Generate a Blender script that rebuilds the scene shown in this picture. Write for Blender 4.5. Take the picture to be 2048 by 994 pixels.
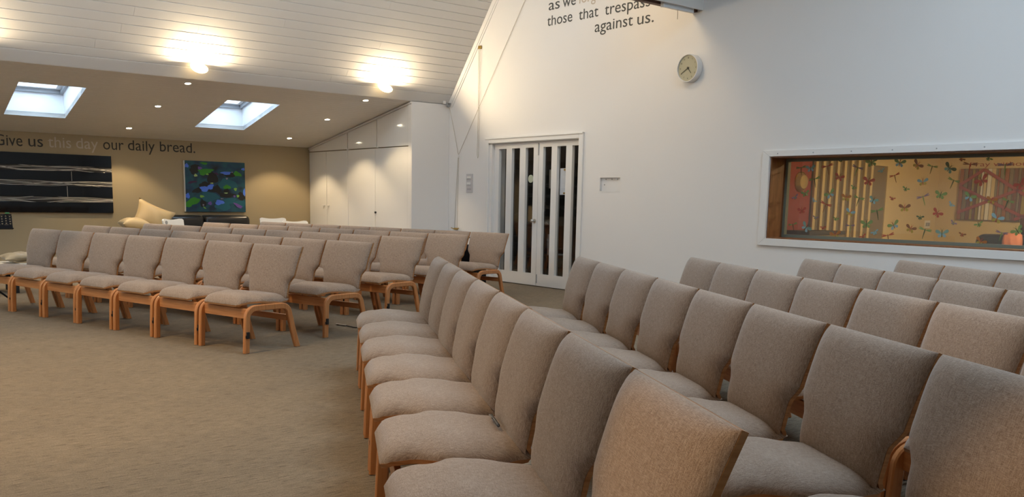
import bpy, bmesh, math, random
from mathutils import Vector, Matrix
random.seed(7)
for _o in list(bpy.data.objects):
    bpy.data.objects.remove(_o)
SC = bpy.context.scene
COL = SC.collection
PI = math.pi

# ------------------------------------------------------------------ camera
cam_d = bpy.data.cameras.new('camera')
cam = bpy.data.objects.new('camera', cam_d)
COL.objects.link(cam)
cam_d.sensor_width = 36.0
cam_d.lens = 1835.608 / 2048 * 36.0
cam_d.shift_y = (688.637 - 497.0) / 2048
cam_d.clip_start = 0.05
cam_d.clip_end = 200
_yaw, _pit, _rol = 0.67656, -0.15454, 0.02053
_f = Vector((math.sin(_yaw) * math.cos(_pit), math.cos(_yaw) * math.cos(_pit), math.sin(_pit)))
_r = Vector((math.cos(_yaw), -math.sin(_yaw), 0))
_u = _r.cross(_f)
_r2 = _r * math.cos(_rol) + _u * math.sin(_rol)
_u2 = _u * math.cos(_rol) - _r * math.sin(_rol)
_m = Matrix.Identity(4)
for _i in range(3):
    _m[_i][0], _m[_i][1], _m[_i][2] = _r2[_i], _u2[_i], -_f[_i]
_m.translation = Vector((0, 0, 1.17))
cam.matrix_world = _m
SC.camera = cam

# ------------------------------------------------------------------ world, exposure, daylight
W = bpy.data.worlds.new('overcast_sky')
SC.world = W
W.use_nodes = True
_bg = W.node_tree.nodes['Background']
_bg.inputs[0].default_value = (0.62, 0.81, 1.0, 1)
_bg.inputs[1].default_value = 9.0
SC.view_settings.view_transform = 'Standard'
SC.view_settings.look = 'None'
SC.view_settings.gamma = 1.0
SC.view_settings.use_curve_mapping = False
SC.view_settings.exposure = -0.2
SC.cycles.max_bounces = 10
SC.cycles.diffuse_bounces = 6
SC.cycles.glossy_bounces = 4
SC.cycles.transparent_max_bounces = 12
SC.cycles.sample_clamp_indirect = 6.0
SC.cycles.caustics_reflective = False
SC.cycles.caustics_refractive = False
WARM = (1.0, 0.74, 0.46)


def light(name, kind, loc, energy, color, aim=None, **kw):
    d = bpy.data.lights.new(name, kind)
    d.energy = energy
    d.color = color
    for k, v in kw.items():
        setattr(d, k, v)
    o = bpy.data.objects.new(name, d)
    COL.objects.link(o)
    o.location = loc
    if aim is not None:
        o.rotation_euler = (Vector(aim) - Vector(loc)).to_track_quat('-Z', 'Y').to_euler()
    return o


def portal(name, loc, aim, sx, sy):
    o = light(name, 'AREA', loc, 1, (1, 1, 1), aim, shape='RECTANGLE', size=sx, size_y=sy)
    o.data.cycles.is_portal = True
    return o


portal('rooflight_portal', (4.7, 2.3, 5.02), (4.7, 2.3, 0), 3.4, 3.0)
for _x in (2.2, 5.6):
    portal('pitch_opening_portal', (_x, 8.33, 4.95), (_x, 10.0, 3.5), 2.0, 1.2)  # added openings, out of view, to brighten the gable
portal('left_window_portal', (-4.05, 8.25, 3.4), (0, 8.25, 3.4), 1.5, 4.4)

# unseen warm spots added high up: pools on the carpet, fill for the chairs
for _i, (_lx, _ly, _tx, _ty, _tz, _e, _a) in enumerate((
        (-0.4, 3.2, 0.1, 3.8, 0, 640, 72), (0.3, 5.8, 0.6, 6.3, 0, 620, 66), (-1.6, 5.2, 2.0, 9.3, 0.4, 560, 72),
        (1.8, 2.6, 2.4, 3.2, 0.4, 60, 60),
        (0.4, 5.0, 4.4, 3.6, 0.6, 90, 70), (-0.5, 8.2, 0.9, 10.3, 0, 200, 40), (1.9, 0.6, 5.0, 1.6, 0.6, 90, 60))):
    light('near_spot', 'SPOT', (_lx, _ly, 4.92), _e, WARM, (_tx, _ty, _tz), spot_size=math.radians(_a), spot_blend=0.8, shadow_soft_size=0.05)

for _p, _q, _e, _a in (((-2.6, 3.6, 3.3), (1.28, 0.98, 0.74), 620, 13), ((2.2, 6.6, 3.25), (3.72, 1.50, 0.78), 260, 9)):
    light('accent_spot', 'SPOT', _p, _e, (1.0, 0.66, 0.34), _q, spot_size=math.radians(_a), spot_blend=0.7, shadow_soft_size=0.04)

# ------------------------------------------------------------------ materials
def mat(name, col, rough=0.5, metal=0.0, spec=0.5, bump=None, sheen=0.0, emit=None, alpha=None):
    m = bpy.data.materials.new(name)
    m.use_nodes = True
    b = m.node_tree.nodes['Principled BSDF']
    b.inputs['Base Color'].default_value = (*col, 1)
    b.inputs['Roughness'].default_value = rough
    b.inputs['Metallic'].default_value = metal
    b.inputs['Specular IOR Level'].default_value = spec
    if sheen:
        b.inputs['Sheen Weight'].default_value = sheen
        b.inputs['Sheen Roughness'].default_value = 0.4
    if emit:
        b.inputs['Emission Color'].default_value = (*emit[0], 1)
        b.inputs['Emission Strength'].default_value = emit[1]
    return m


class NT:
    def __init__(s, m):
        s.t = m.node_tree
        s.b = s.t.nodes['Principled BSDF']

    def n(s, typ, **kw):
        nd = s.t.nodes.new(typ)
        for k, v in kw.items():
            if k.startswith('i_'):
                key = k[2:].replace('_', ' ')
                nd.inputs[key].default_value = v
            else:
                setattr(nd, k, v)
        return nd

    def l(s, a, ao, b, bi):
        s.t.links.new(a.outputs[ao], b.inputs[bi])

    def noise(s, scale_xyz, scale=1.0, detail=3.0, rough=0.6, coord='Object'):
        tc = s.n('ShaderNodeTexCoord')
        mp = s.n('ShaderNodeMapping')
        mp.inputs['Scale'].default_value = scale_xyz
        s.l(tc, coord, mp, 'Vector')
        nz = s.n('ShaderNodeTexNoise')
        nz.inputs['Scale'].default_value = scale
        nz.inputs['Detail'].default_value = detail
        nz.inputs['Roughness'].default_value = rough
        s.l(mp, 0, nz, 'Vector')
        return nz

    def ramp(s, src, out, stops):
        r = s.n('ShaderNodeValToRGB')
        e = r.color_ramp.elements
        e[0].position, e[0].color = stops[0][0], (*stops[0][1], 1)
        e[1].position, e[1].color = stops[-1][0], (*stops[-1][1], 1)
        for p, c in stops[1:-1]:
            x = e.new(p)
            x.color = (*c, 1)
        s.l(src, out, r, 0)
        return r

    def mix(s, a, b, fac, blend='MIX'):
        m = s.n('ShaderNodeMix', data_type='RGBA', blend_type=blend)
        if isinstance(fac, float):
            m.inputs[0].default_value = fac
        else:
            s.l(fac[0], fac[1], m, 0)
        s.l(a, 0, m, 6)
        s.l(b, 0, m, 7)
        return m

    def bump(s, src, out, strength, dist):
        b = s.n('ShaderNodeBump')
        b.inputs['Strength'].default_value = strength
        b.inputs['Distance'].default_value = dist
        s.l(src, out, b, 'Height')
        s.l(b, 0, s.b, 'Normal')


def m_paint(name, col, rough=0.55):
    m = mat(name, col, rough)
    t = NT(m)
    nz = t.noise((1, 1, 1), 60, 3)
    t.bump(nz, 0, 0.06, 0.002)
    n2 = t.noise((1, 1, 1), 0.9, 2)
    c = [max(0, k - 0.015) for k in col]
    r = t.ramp(n2, 0, [(0.3, tuple(c)), (0.7, col)])
    t.l(r, 0, t.b, 'Base Color')
    return m


def m_fabric():
    m = mat('taupe_weave', (0.36, 0.29, 0.23), 0.95, sheen=0.25, spec=0.15)
    t = NT(m)
    wx = t.noise((850, 60, 60), 1, 1, 0.5)
    wz = t.noise((60, 850, 850), 1, 1, 0.5)
    fl = t.noise((420, 420, 420), 1, 2, 0.7)
    a = t.ramp(wx, 0, [(0.30, (0.185, 0.128, 0.094)), (0.5, (0.330, 0.246, 0.186)), (0.72, (0.50, 0.405, 0.325))])
    b = t.ramp(wz, 0, [(0.30, (0.190, 0.132, 0.096)), (0.5, (0.320, 0.239, 0.181)), (0.72, (0.48, 0.39, 0.315))])
    mx = t.mix(a, b, 0.5)
    c = t.ramp(fl, 0, [(0.33, (0.55, 0.50, 0.47)), (0.5, (1, 1, 1)), (0.68, (1.18, 1.14, 1.1))])
    mm = t.n('ShaderNodeMix', data_type='RGBA', blend_type='MULTIPLY')
    mm.inputs[0].default_value = 0.5
    t.l(mx, 2, mm, 6)
    t.l(c, 0, mm, 7)
    t.l(mm, 2, t.b, 'Base Color')
    ad = t.n('ShaderNodeMath', operation='ADD')
    t.l(wx, 0, ad, 0)
    t.l(wz, 0, ad, 1)
    t.bump(ad, 0, 0.12, 0.001)
    return m


def m_wood(name, c0, c1, c2, rough=0.38, sc=(60, 60, 3)):
    m = mat(name, c1, rough)
    t = NT(m)
    nz = t.noise(sc, 1, 4, 0.6)
    r = t.ramp(nz, 0, [(0.3, c0), (0.5, c1), (0.72, c2)])
    t.l(r, 0, t.b, 'Base Color')
    t.bump(nz, 0, 0.08, 0.001)
    return m


def m_carpet():
    m = mat('flecked_carpet', (0.2, 0.17, 0.13), 0.97, spec=0.1)
    t = NT(m)
    st = t.noise((11, 120, 1), 1, 4, 0.8)
    fi = t.noise((160, 420, 1), 1, 2, 0.7)
    br = t.noise((1.2, 2.5, 1), 1, 3, 0.6)
    a = t.ramp(st, 0, [(0.30, (0.050, 0.039, 0.027)), (0.41, (0.165, 0.129, 0.090)), (0.50, (0.222, 0.177, 0.125)), (0.72, (0.295, 0.238, 0.170))])
    b = t.ramp(fi, 0, [(0.25, (0.45, 0.44, 0.43)), (0.5, (1, 1, 1)), (0.75, (1.4, 1.38, 1.36))])
    c = t.ramp(br, 0, [(0.3, (0.92, 0.92, 0.93)), (0.7, (1.05, 1.04, 1.02))])
    m1 = t.mix(a, b, 1.0, 'MULTIPLY')
    m2 = t.n('ShaderNodeMix', data_type='RGBA', blend_type='MULTIPLY')
    m2.inputs[0].default_value = 1.0
    t.l(m1, 2, m2, 6)
    t.l(c, 0, m2, 7)
    t.l(m2, 2, t.b, 'Base Color')
    t.bump(fi, 0, 0.6, 0.004)
    return m


def m_glass(name, tint=(1, 1, 1), rough=0.0, veil=0.0):
    m = bpy.data.materials.new(name)
    m.use_nodes = True
    nt = m.node_tree
    nt.nodes.clear()
    o = nt.nodes.new('ShaderNodeOutputMaterial')
    tr = nt.nodes.new('ShaderNodeBsdfTransparent')
    tr.inputs[0].default_value = (*tint, 1)
    gl = nt.nodes.new('ShaderNodeBsdfGlossy')
    gl.inputs['Roughness'].default_value = rough
    fr = nt.nodes.new('ShaderNodeFresnel')
    mx = nt.nodes.new('ShaderNodeMixShader')
    ge = nt.nodes.new('ShaderNodeNewGeometry')
    io = nt.nodes.new('ShaderNodeMapRange')        # same reflection from both faces of a thin pane
    io.inputs['To Min'].default_value = 1.5
    io.inputs['To Max'].default_value = 1 / 1.5
    nt.links.new(ge.outputs['Backfacing'], io.inputs['Value'])
    nt.links.new(io.outputs[0], fr.inputs[0])
    nt.links.new(fr.outputs[0], mx.inputs[0])
    nt.links.new(tr.outputs[0], mx.inputs[1])
    nt.links.new(gl.outputs[0], mx.inputs[2])
    out = mx
    if veil:
        df = nt.nodes.new('ShaderNodeBsdfDiffuse')  # pale diffuse film put in for reflected haze
        df.inputs[0].default_value = (0.8, 0.78, 0.72, 1)
        out = nt.nodes.new('ShaderNodeMixShader')
        out.inputs[0].default_value = veil
        nt.links.new(mx.outputs[0], out.inputs[1])
        nt.links.new(df.outputs[0], out.inputs[2])
    nt.links.new(out.outputs[0], o.inputs[0])
    return m


M = {}
M['wall'] = m_paint('white_wall_paint', (0.775, 0.75, 0.72), 0.6)
M['tan'] = m_paint('tan_wall_paint', (0.40, 0.325, 0.205), 0.6)
M['board'] = m_paint('white_board_paint', (0.70, 0.685, 0.66), 0.42)
M['lowboard'] = m_paint('cream_board_paint', (0.80, 0.785, 0.755), 0.5)
M['gloss'] = mat('white_gloss_paint', (0.78, 0.765, 0.73), 0.09)
M['satin'] = mat('white_satin_paint', (0.76, 0.74, 0.71), 0.35)
M['fabric'] = m_fabric()
M['beech'] = m_wood('orange_beech', (0.385, 0.142, 0.040), (0.495, 0.200, 0.066), (0.585, 0.262, 0.096))
M['beechx'] = m_wood('orange_beech_rail', (0.385, 0.142, 0.040), (0.495, 0.200, 0.066), (0.585, 0.262, 0.096), 0.38, (3, 60, 60))
M['ply'] = m_wood('plywood_edge', (0.30, 0.125, 0.042), (0.40, 0.185, 0.066), (0.49, 0.25, 0.10), 0.4, (8, 8, 120))
M['reveal'] = m_wood('brown_reveal_wood', (0.14, 0.05, 0.016), (0.20, 0.075, 0.025), (0.26, 0.105, 0.04), 0.45, (25, 25, 3))
M['carpet'] = m_carpet()
M['black'] = mat('black_plastic', (0.012, 0.012, 0.013), 0.4)
M['matteblack'] = mat('matte_black', (0.010, 0.010, 0.012), 0.75, spec=0.15)
M['blackart'] = mat('black_lacquer', (0.003, 0.003, 0.004), 0.04, spec=0.4)
M['strand'] = mat('pale_strand', (0.80, 0.77, 0.70), 0.35)
M['leather'] = mat('black_leather', (0.012, 0.011, 0.011), 0.28)
M['cush'] = mat('gold_satin', (0.55, 0.40, 0.20), 0.45, sheen=0.3)
M['cush2'] = mat('olive_satin', (0.26, 0.21, 0.13), 0.5, sheen=0.2)
M['plastic'] = mat('white_plastic', (0.78, 0.75, 0.69), 0.3)
M['metal'] = mat('brushed_steel', (0.55, 0.53, 0.5), 0.3, 1.0)
M['grey'] = mat('grey_paint', (0.30, 0.30, 0.30), 0.5)
M['letter'] = mat('charcoal_lettering', (0.055, 0.058, 0.055), 0.6)
M['letter2'] = mat('dark_lettering', (0.035, 0.034, 0.032), 0.6)
M['letterpale'] = mat('pale_lettering', (0.54, 0.49, 0.42), 0.6)
M['lettersand'] = mat('sand_lettering', (0.52, 0.44, 0.35), 0.6)
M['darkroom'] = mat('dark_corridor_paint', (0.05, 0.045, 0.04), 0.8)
M['glass'] = m_glass('clear_glass')
M['glassw'] = m_glass('hazed_glass', (0.90, 0.90, 0.86), veil=0.06)  # veil stands in for the white wall mirrored in the pane
M['cream'] = m_paint('cream_room_paint', (0.66, 0.52, 0.28))
M['red'] = m_paint('red_room_paint', (0.30, 0.05, 0.028))
M['pink'] = mat('pink_cloth', (0.62, 0.22, 0.13), 0.7)
M['doorgrey'] = mat('grey_brown_door', (0.22, 0.17, 0.10), 0.5)
M['clockface'] = mat('cream_clock_face', (0.42, 0.39, 0.27), 0.4)
M['sash'] = mat('white_sash_paint', (0.85, 0.86, 0.88), 0.4)
M['flash'] = mat('grey_flashing', (0.35, 0.37, 0.40), 0.5)
M['brick'] = mat('red_brick', (0.35, 0.13, 0.09), 0.8)
M['slate'] = mat('grey_slate', (0.25, 0.28, 0.30), 0.6)
M['lampglass'] = mat('glowing_opal_glass', (0.9, 0.8, 0.6), 0.4, emit=((1.0, 0.72, 0.36), 9.0))
M['lampdisc'] = mat('glowing_lamp_disc', (0.9, 0.85, 0.7), 0.4, emit=((1.0, 0.88, 0.62), 70.0))
M['timber'] = mat('dark_red_timber', (0.09, 0.03, 0.015), 0.6)
M['brass'] = mat('brass', (0.5, 0.33, 0.1), 0.35, 1.0)
M['cord'] = mat('grey_cord', (0.42, 0.36, 0.28), 0.8)
for k, c in dict(g=(0.20, 0.30, 0.10), b=(0.26, 0.42, 0.44), t=(0.18, 0.34, 0.28), r=(0.42, 0.09, 0.06), p=(0.25, 0.18, 0.22), n=(0.24, 0.10, 0.05),
                 k=(0.07, 0.13, 0.06), y=(0.40, 0.30, 0.06), o=(0.42, 0.16, 0.04)).items():
    M['d' + k] = mat('decal_ink_' + dict(g='green', b='blue', t='teal', r='red', p='purple', n='brown', k='dark_green', y='yellow', o='orange')[k], c, 0.6)
    M['d' + k].node_tree.nodes['Principled BSDF'].inputs['Alpha'].default_value = 0.72


# ------------------------------------------------------------------ mesh helpers
class MB:
    def __init__(s):
        s.v, s.f, s.m = [], [], []

    def add(s, vs, fs, mi=0):
        o = len(s.v)
        s.v += [tuple(p) for p in vs]
        s.f += [tuple(i + o for i in f) for f in fs]
        s.m += [mi] * len(fs)

    def box(s, a, b, mi=0):
        x0, y0, z0 = a
        x1, y1, z1 = b
        s.add([(x0, y0, z0), (x1, y0, z0), (x1, y1, z0), (x0, y1, z0), (x0, y0, z1), (x1, y0, z1), (x1, y1, z1), (x0, y1, z1)],
              [(0, 3, 2, 1), (4, 5, 6, 7), (0, 1, 5, 4), (1, 2, 6, 5), (2, 3, 7, 6), (3, 0, 4, 7)], mi)

    def prism(s, pts, ext, mi=0):
        """closed polygon pts (3-d) extruded by vector ext"""
        n = len(pts)
        e = Vector(ext)
        vs = [Vector(p) for p in pts] + [Vector(p) + e for p in pts]
        fs = [tuple(range(n - 1, -1, -1)), tuple(range(n, 2 * n))]
        fs += [(i, (i + 1) % n, n + (i + 1) % n, n + i) for i in range(n)]
        s.add(vs, fs, mi)

    def cyl(s, p, q, r0, r1=None, n=16, mi=0):
        r1 = r0 if r1 is None else r1
        p, q = Vector(p), Vector(q)
        d = (q - p).normalized()
        a = d.orthogonal().normalized()
        b = d.cross(a)
        vs = []
        for c, r in ((p, r0), (q, r1)):
            vs += [c + (a * math.cos(2 * PI * i / n) + b * math.sin(2 * PI * i / n)) * r for i in range(n)]
        fs = [tuple(range(n - 1, -1, -1)), tuple(range(n, 2 * n))] + [(i, (i + 1) % n, n + (i + 1) % n, n + i) for i in range(n)]
        s.add(vs, fs, mi)

    def tube(s, pts, r, n=6, mi=0):
        pts = [Vector(p) for p in pts]
        rings = []
        for i, p in enumerate(pts):
            d = (pts[min(i + 1, len(pts) - 1)] - pts[max(i - 1, 0)]).normalized()
            a = d.cross(Vector((0.123, 0.456, 0.88))).normalized()
            b = d.cross(a)
            rings.append([p + (a * math.cos(2 * PI * k / n) + b * math.sin(2 * PI * k / n)) * r for k in range(n)])
        vs = [q for rg in rings for q in rg]
        fs = [(i * n + k, i * n + (k + 1) % n, (i + 1) * n + (k + 1) % n, (i + 1) * n + k) for i in range(len(pts) - 1) for k in range(n)]
        fs += [tuple(range(n - 1, -1, -1)), tuple(range((len(pts) - 1) * n, len(pts) * n))]
        s.add(vs, fs, mi)

    def lathe(s, prof, n=24, M4=None, mi=0):
        """prof: list of (r, z) about local z"""
        vs = []
        for r, z in prof:
            for i in range(n):
                vs.append(Vector((r * math.cos(2 * PI * i / n), r * math.sin(2 * PI * i / n), z)))
        if M4 is not None:
            vs = [M4 @ v for v in vs]
        fs = [(j * n + i, j * n + (i + 1) % n, (j + 1) * n + (i + 1) % n, (j + 1) * n + i) for j in range(len(prof) - 1) for i in range(n)]
        s.add(vs, fs, mi)

    def grid(s, fn, nu, nv, mi=0):
        vs = [fn(i / nu, j / nv) for j in range(nv + 1) for i in range(nu + 1)]
        fs = [(j * (nu + 1) + i, j * (nu + 1) + i + 1, (j + 1) * (nu + 1) + i + 1, (j + 1) * (nu + 1) + i) for j in range(nv) for i in range(nu)]
        s.add(vs, fs, mi)

    def mesh(s, name, mats, smooth=None, bevel=0.0, seg=2, weld=False):
        me = bpy.data.meshes.new(name)
        me.from_pydata(s.v, [], s.f)
        for mm in (mats if isinstance(mats, (list, tuple)) else [mats]):
            me.materials.append(mm)
        if isinstance(mats, (list, tuple)) and len(mats) > 1:
            me.polygons.foreach_set('material_index', s.m)
        bm = bmesh.new()
        bm.from_mesh(me)
        if weld:
            bmesh.ops.remove_doubles(bm, verts=bm.verts, dist=1e-5)
        if bevel:
            es = [e for e in bm.edges if e.is_manifold and e.calc_face_angle(0) > 0.6]
            bmesh.ops.bevel(bm, geom=es, offset=bevel, segments=seg, profile=0.5, affect='EDGES', clamp_overlap=True)
        bmesh.ops.recalc_face_normals(bm, faces=bm.faces)
        bm.to_mesh(me)
        bm.free()
        if smooth is not None:
            me.polygons.foreach_set('use_smooth', [True] * len(me.polygons))
            me.set_sharp_from_angle(angle=math.radians(smooth))
        me.update()
        return me


def put(name, me, parent=None, loc=None, rotz=None, mtx=None):
    o = bpy.data.objects.new(name, me)
    COL.objects.link(o)
    if parent is not None:
        o.parent = parent
    if loc is not None:
        o.location = loc
    if rotz is not None:
        o.rotation_euler = (0, 0, rotz)
    if mtx is not None:
        o.matrix_basis = mtx
    return o


def tag(o, label, cat, group=None):
    o['label'] = label
    o['category'] = cat
    if group:
        o['group'] = group
    return o


def thing(name, label, cat, loc=(0, 0, 0), rotz=0.0, group=None):
    o = bpy.data.objects.new(name, None)
    COL.objects.link(o)
    o.empty_display_size = 0.1
    o.location = loc
    o.rotation_euler = (0, 0, rotz)
    return tag(o, label, cat, group)


def struct(name, me=None, parent=None):
    o = bpy.data.objects.new(name, me)
    COL.objects.link(o)
    if parent is not None:
        o.parent = parent
    else:
        o['kind'] = 'structure'
    return o


def boxo(name, a, b, m, parent=None, bevel=0.0, st=False):
    k = MB()
    k.box(a, b)
    me = k.mesh(name, m, bevel=bevel)
    return struct(name, me, parent) if st else put(name, me, parent)


XH, ASC = 0.53, 0.735


def text_mesh(name, body, m, width=None, height=None, extr=0.001, bold=0.0):
    """mesh of the text in its own xy plane, left end at x=0, baseline y=0, scaled to width (and to the given scale in y)"""
    c = bpy.data.curves.new(name, 'FONT')
    c.body = body
    c.size = 1.0
    c.extrude = 0.0
    c.offset = bold
    c.resolution_u = 3
    o = bpy.data.objects.new(name, c)
    COL.objects.link(o)
    dg = bpy.context.evaluated_depsgraph_get()
    me = bpy.data.meshes.new_from_object(o.evaluated_get(dg))
    bpy.data.objects.remove(o)
    bpy.data.curves.remove(c)
    xh = 0.449
    for v in me.vertices:                 # taller lower-case letters, as on the wall
        t_ = v.co.y
        v.co.y = t_ * XH / xh if t_ <= xh else XH + (t_ - xh) * (ASC - XH) / (0.682 - xh)
    xs = [v.co.x for v in me.vertices]
    x0, x1 = min(xs), max(xs)
    sx = width / (x1 - x0) if width else height
    sy = height if height else sx
    for v in me.vertices:
        v.co.x = (v.co.x - x0) * sx
        v.co.y *= sy
    bm = bmesh.new()
    bm.from_mesh(me)
    r = bmesh.ops.extrude_face_region(bm, geom=list(bm.faces))
    bmesh.ops.translate(bm, verts=[g for g in r['geom'] if isinstance(g, bmesh.types.BMVert)], vec=(0, 0, extr))
    bmesh.ops.recalc_face_normals(bm, faces=bm.faces)
    bm.to_mesh(me)
    bm.free()
    me.materials.clear()
    me.materials.append(m)
    me.name = name
    return me


# frames for lettering: columns = reading direction, up, out of the wall
def frame(loc, ex, ey):
    ex, ey = Vector(ex).normalized(), Vector(ey).normalized()
    ez = ex.cross(ey)
    m4 = Matrix.Identity(4)
    for i in range(3):
        m4[i][0], m4[i][1], m4[i][2], m4[i][3] = ex[i], ey[i], ez[i], loc[i]
    return m4


# ------------------------------------------------------------------ the setting
XD = 8.22           # wall with the doors and the window
YB = 15.28          # tan back wall
YC = 11.90          # low edge of the steep ceiling
ZC = 2.613
ZB = 2.035
RIDGE = (9.18, 6.05)
XL = -4.0
YN = -3.0

boxo('floor', (XL - 0.2, YN - 0.2, -0.12), (13.4, YB + 0.3, 0.0), M['carpet'], st=True)


def slab_with_holes(axis, p0, p1, a0, a1, b0, b1, holes, m, name):
    """wall slab; axis 'x': plane x, a = y, b = z; axis 'z': plane z, a = x, b = y.  holes = (a0,a1,b0,b1)"""
    As = sorted({a0, a1, *[h[0] for h in holes], *[h[1] for h in holes]})
    Bs = sorted({b0, b1, *[h[2] for h in holes], *[h[3] for h in holes]})
    k = MB()
    solid = {}
    for i in range(len(As) - 1):
        for j in range(len(Bs) - 1):
            ca, cb = (As[i] + As[i + 1]) / 2, (Bs[j] + Bs[j + 1]) / 2
            solid[i, j] = not any(h[0] < ca < h[1] and h[2] < cb < h[3] for h in holes)

    def P(p, a, b):
        return axis(p, a, b) if callable(axis) else (p, a, b) if axis == 'x' else (a, b, p)
    for (i, j), s in solid.items():
        if not s:
            continue
        A0, A1, B0, B1 = As[i], As[i + 1], Bs[j], Bs[j + 1]
        for p in (p0, p1):
            k.add([P(p, A0, B0), P(p, A1, B0), P(p, A1, B1), P(p, A0, B1)], [(0, 1, 2, 3)])
        for (di, dj, e) in ((-1, 0, ((A0, B0), (A0, B1))), (1, 0, ((A1, B0), (A1, B1))), (0, -1, ((A0, B0), (A1, B0))), (0, 1, ((A0, B1), (A1, B1)))):
            if not solid.get((i + di, j + dj), False):
                k.add([P(p0, *e[0]), P(p0, *e[1]), P(p1, *e[1]), P(p1, *e[0])], [(0, 1, 2, 3)])
    return struct(name, k.mesh(name, m, weld=True))


DOOR = (8.925, 10.85, 0.0, 1.995)
WIN = (2.30, 5.97, 0.838, 1.686)
HATCH = (8.170, 8.525, 1.322, 1.487)
slab_with_holes('x', XD, XD + 0.27, YN, YB + 0.2, 0.0, 6.3, [DOOR, WIN, HATCH], M['wall'], 'wall_right')
k = MB()
k.box((XL, YB, 0), (XD, YB + 0.2, 3.2))
struct('wall_back', k.mesh('wall_back', M['tan']))
slab_with_holes('x', XL - 0.2, XL, YN, YB + 0.2, 0.0, 6.3, [(6.0, 10.5, 2.65, 4.15)], M['wall'], 'wall_left')
boxo('wall_near', (XL, YN - 0.2, 0), (XD, YN, 6.3), M['wall'], st=True)
slab_with_holes('z', 5.0, 5.2, XL, XD + 0.2, YN - 0.1, 7.0, [(3.0, 6.4, 0.8, 3.8)], M['wall'], 'ceiling_near')
# downstand over the hall, with the timber behind its lower edge, and the far pitch of the gable
boxo('wall_downstand', (XL, 6.98, 3.297), (XD, 7.0, 5.3), M['wall'], st=True)
boxo('trim_timber', (XL, 7.065, 3.287), (XD, 7.14, 3.40), M['timber'], st=True)
_d = Vector((0, RIDGE[0] - 7.06, RIDGE[1] - 3.34))
_n = Vector((0, -_d.z, _d.y)).normalized()


def pitch(p, x, t):
    q = Vector((x, 7.06, 3.34)) + _d * t + _n * p
    return (q.x, q.y, q.z)


slab_with_holes(pitch, 0.0, 0.12, XL, XD + 0.1, 0.02, 1.04, [(1.2, 3.2, 0.42, 0.76), (4.6, 6.6, 0.42, 0.76)], M['board'], 'ceiling_far_pitch')  # the two holes are added, unseen, to let daylight onto boards and wall

# steep boarded ceiling: planks laid one above the other
TH = math.radians(51.5)
UP = Vector((0, -math.cos(TH), math.sin(TH)))       # up the slope
NI = Vector((0, -math.sin(TH), -math.cos(TH)))      # into the room
E0 = Vector((0, YC, ZC))
k = MB()
pts = [E0 - NI * 0.02, E0 + UP * 4.45 - NI * 0.02, E0 + UP * 4.45 - NI * 0.12, E0 - NI * 0.12]
k.prism([(XL, p.y, p.z) for p in pts], (XD - XL, 0, 0))
ceil = struct('ceiling', k.mesh('ceiling', M['board']))


def plank(x0, x1, s0, s1):
    b = MB()
    c = 0.004
    prof = [(s0, -0.018), (s0, -c), (s0 + c, 0), (s1 - c, 0), (s1, -c), (s1, -0.018)]
    pp = []
    for s, d in prof:
        q = E0 + UP * s + NI * d
        pp.append((x0, q.y, q.z))
    b.prism(pp, (x1 - x0, 0, 0))
    return b.mesh('plank', M['board'])


put('edge_board', plank(XL, XD, 0.0, 0.163), ceil)
s = 0.166
row = 0
while s < 4.3:
    cuts = [XL]
    if row < 17:
        x = XL + random.uniform(1.5, 5.0)
        while x < XD - 1.0:
            cuts.append(x)
            x += random.uniform(3.2, 4.6)
    cuts.append(XD)
    for a, b in zip(cuts, cuts[1:]):
        put('plank', plank(a + 0.0008, b - 0.0008, s, s + 0.1155), ceil)
    s += 0.118
    row += 1

# low sloping ceiling with two roof windows; its narrow boards are grooves of one mesh
NL = Vector((0, YB - YC, ZB - ZC)).normalized()      # down the slope towards the back wall
NU = Vector((0, -NL.z, NL.y))                         # up, off the slope
LEN = math.hypot(YB - YC, ZB - ZC)
HOLES = [(2.461, 3.227, 2.567, 3.335), (5.059, 5.832, 5.172, 5.950)]     # x at the near edge, x at the far edge
HY0, HY1 = 12.705, 14.315


def lowpt(x, y, up=0.0):
    t = (y - YC) / (YB - YC)
    return Vector((x, y, ZC + t * (ZB - ZC))) + NU * up


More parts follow.
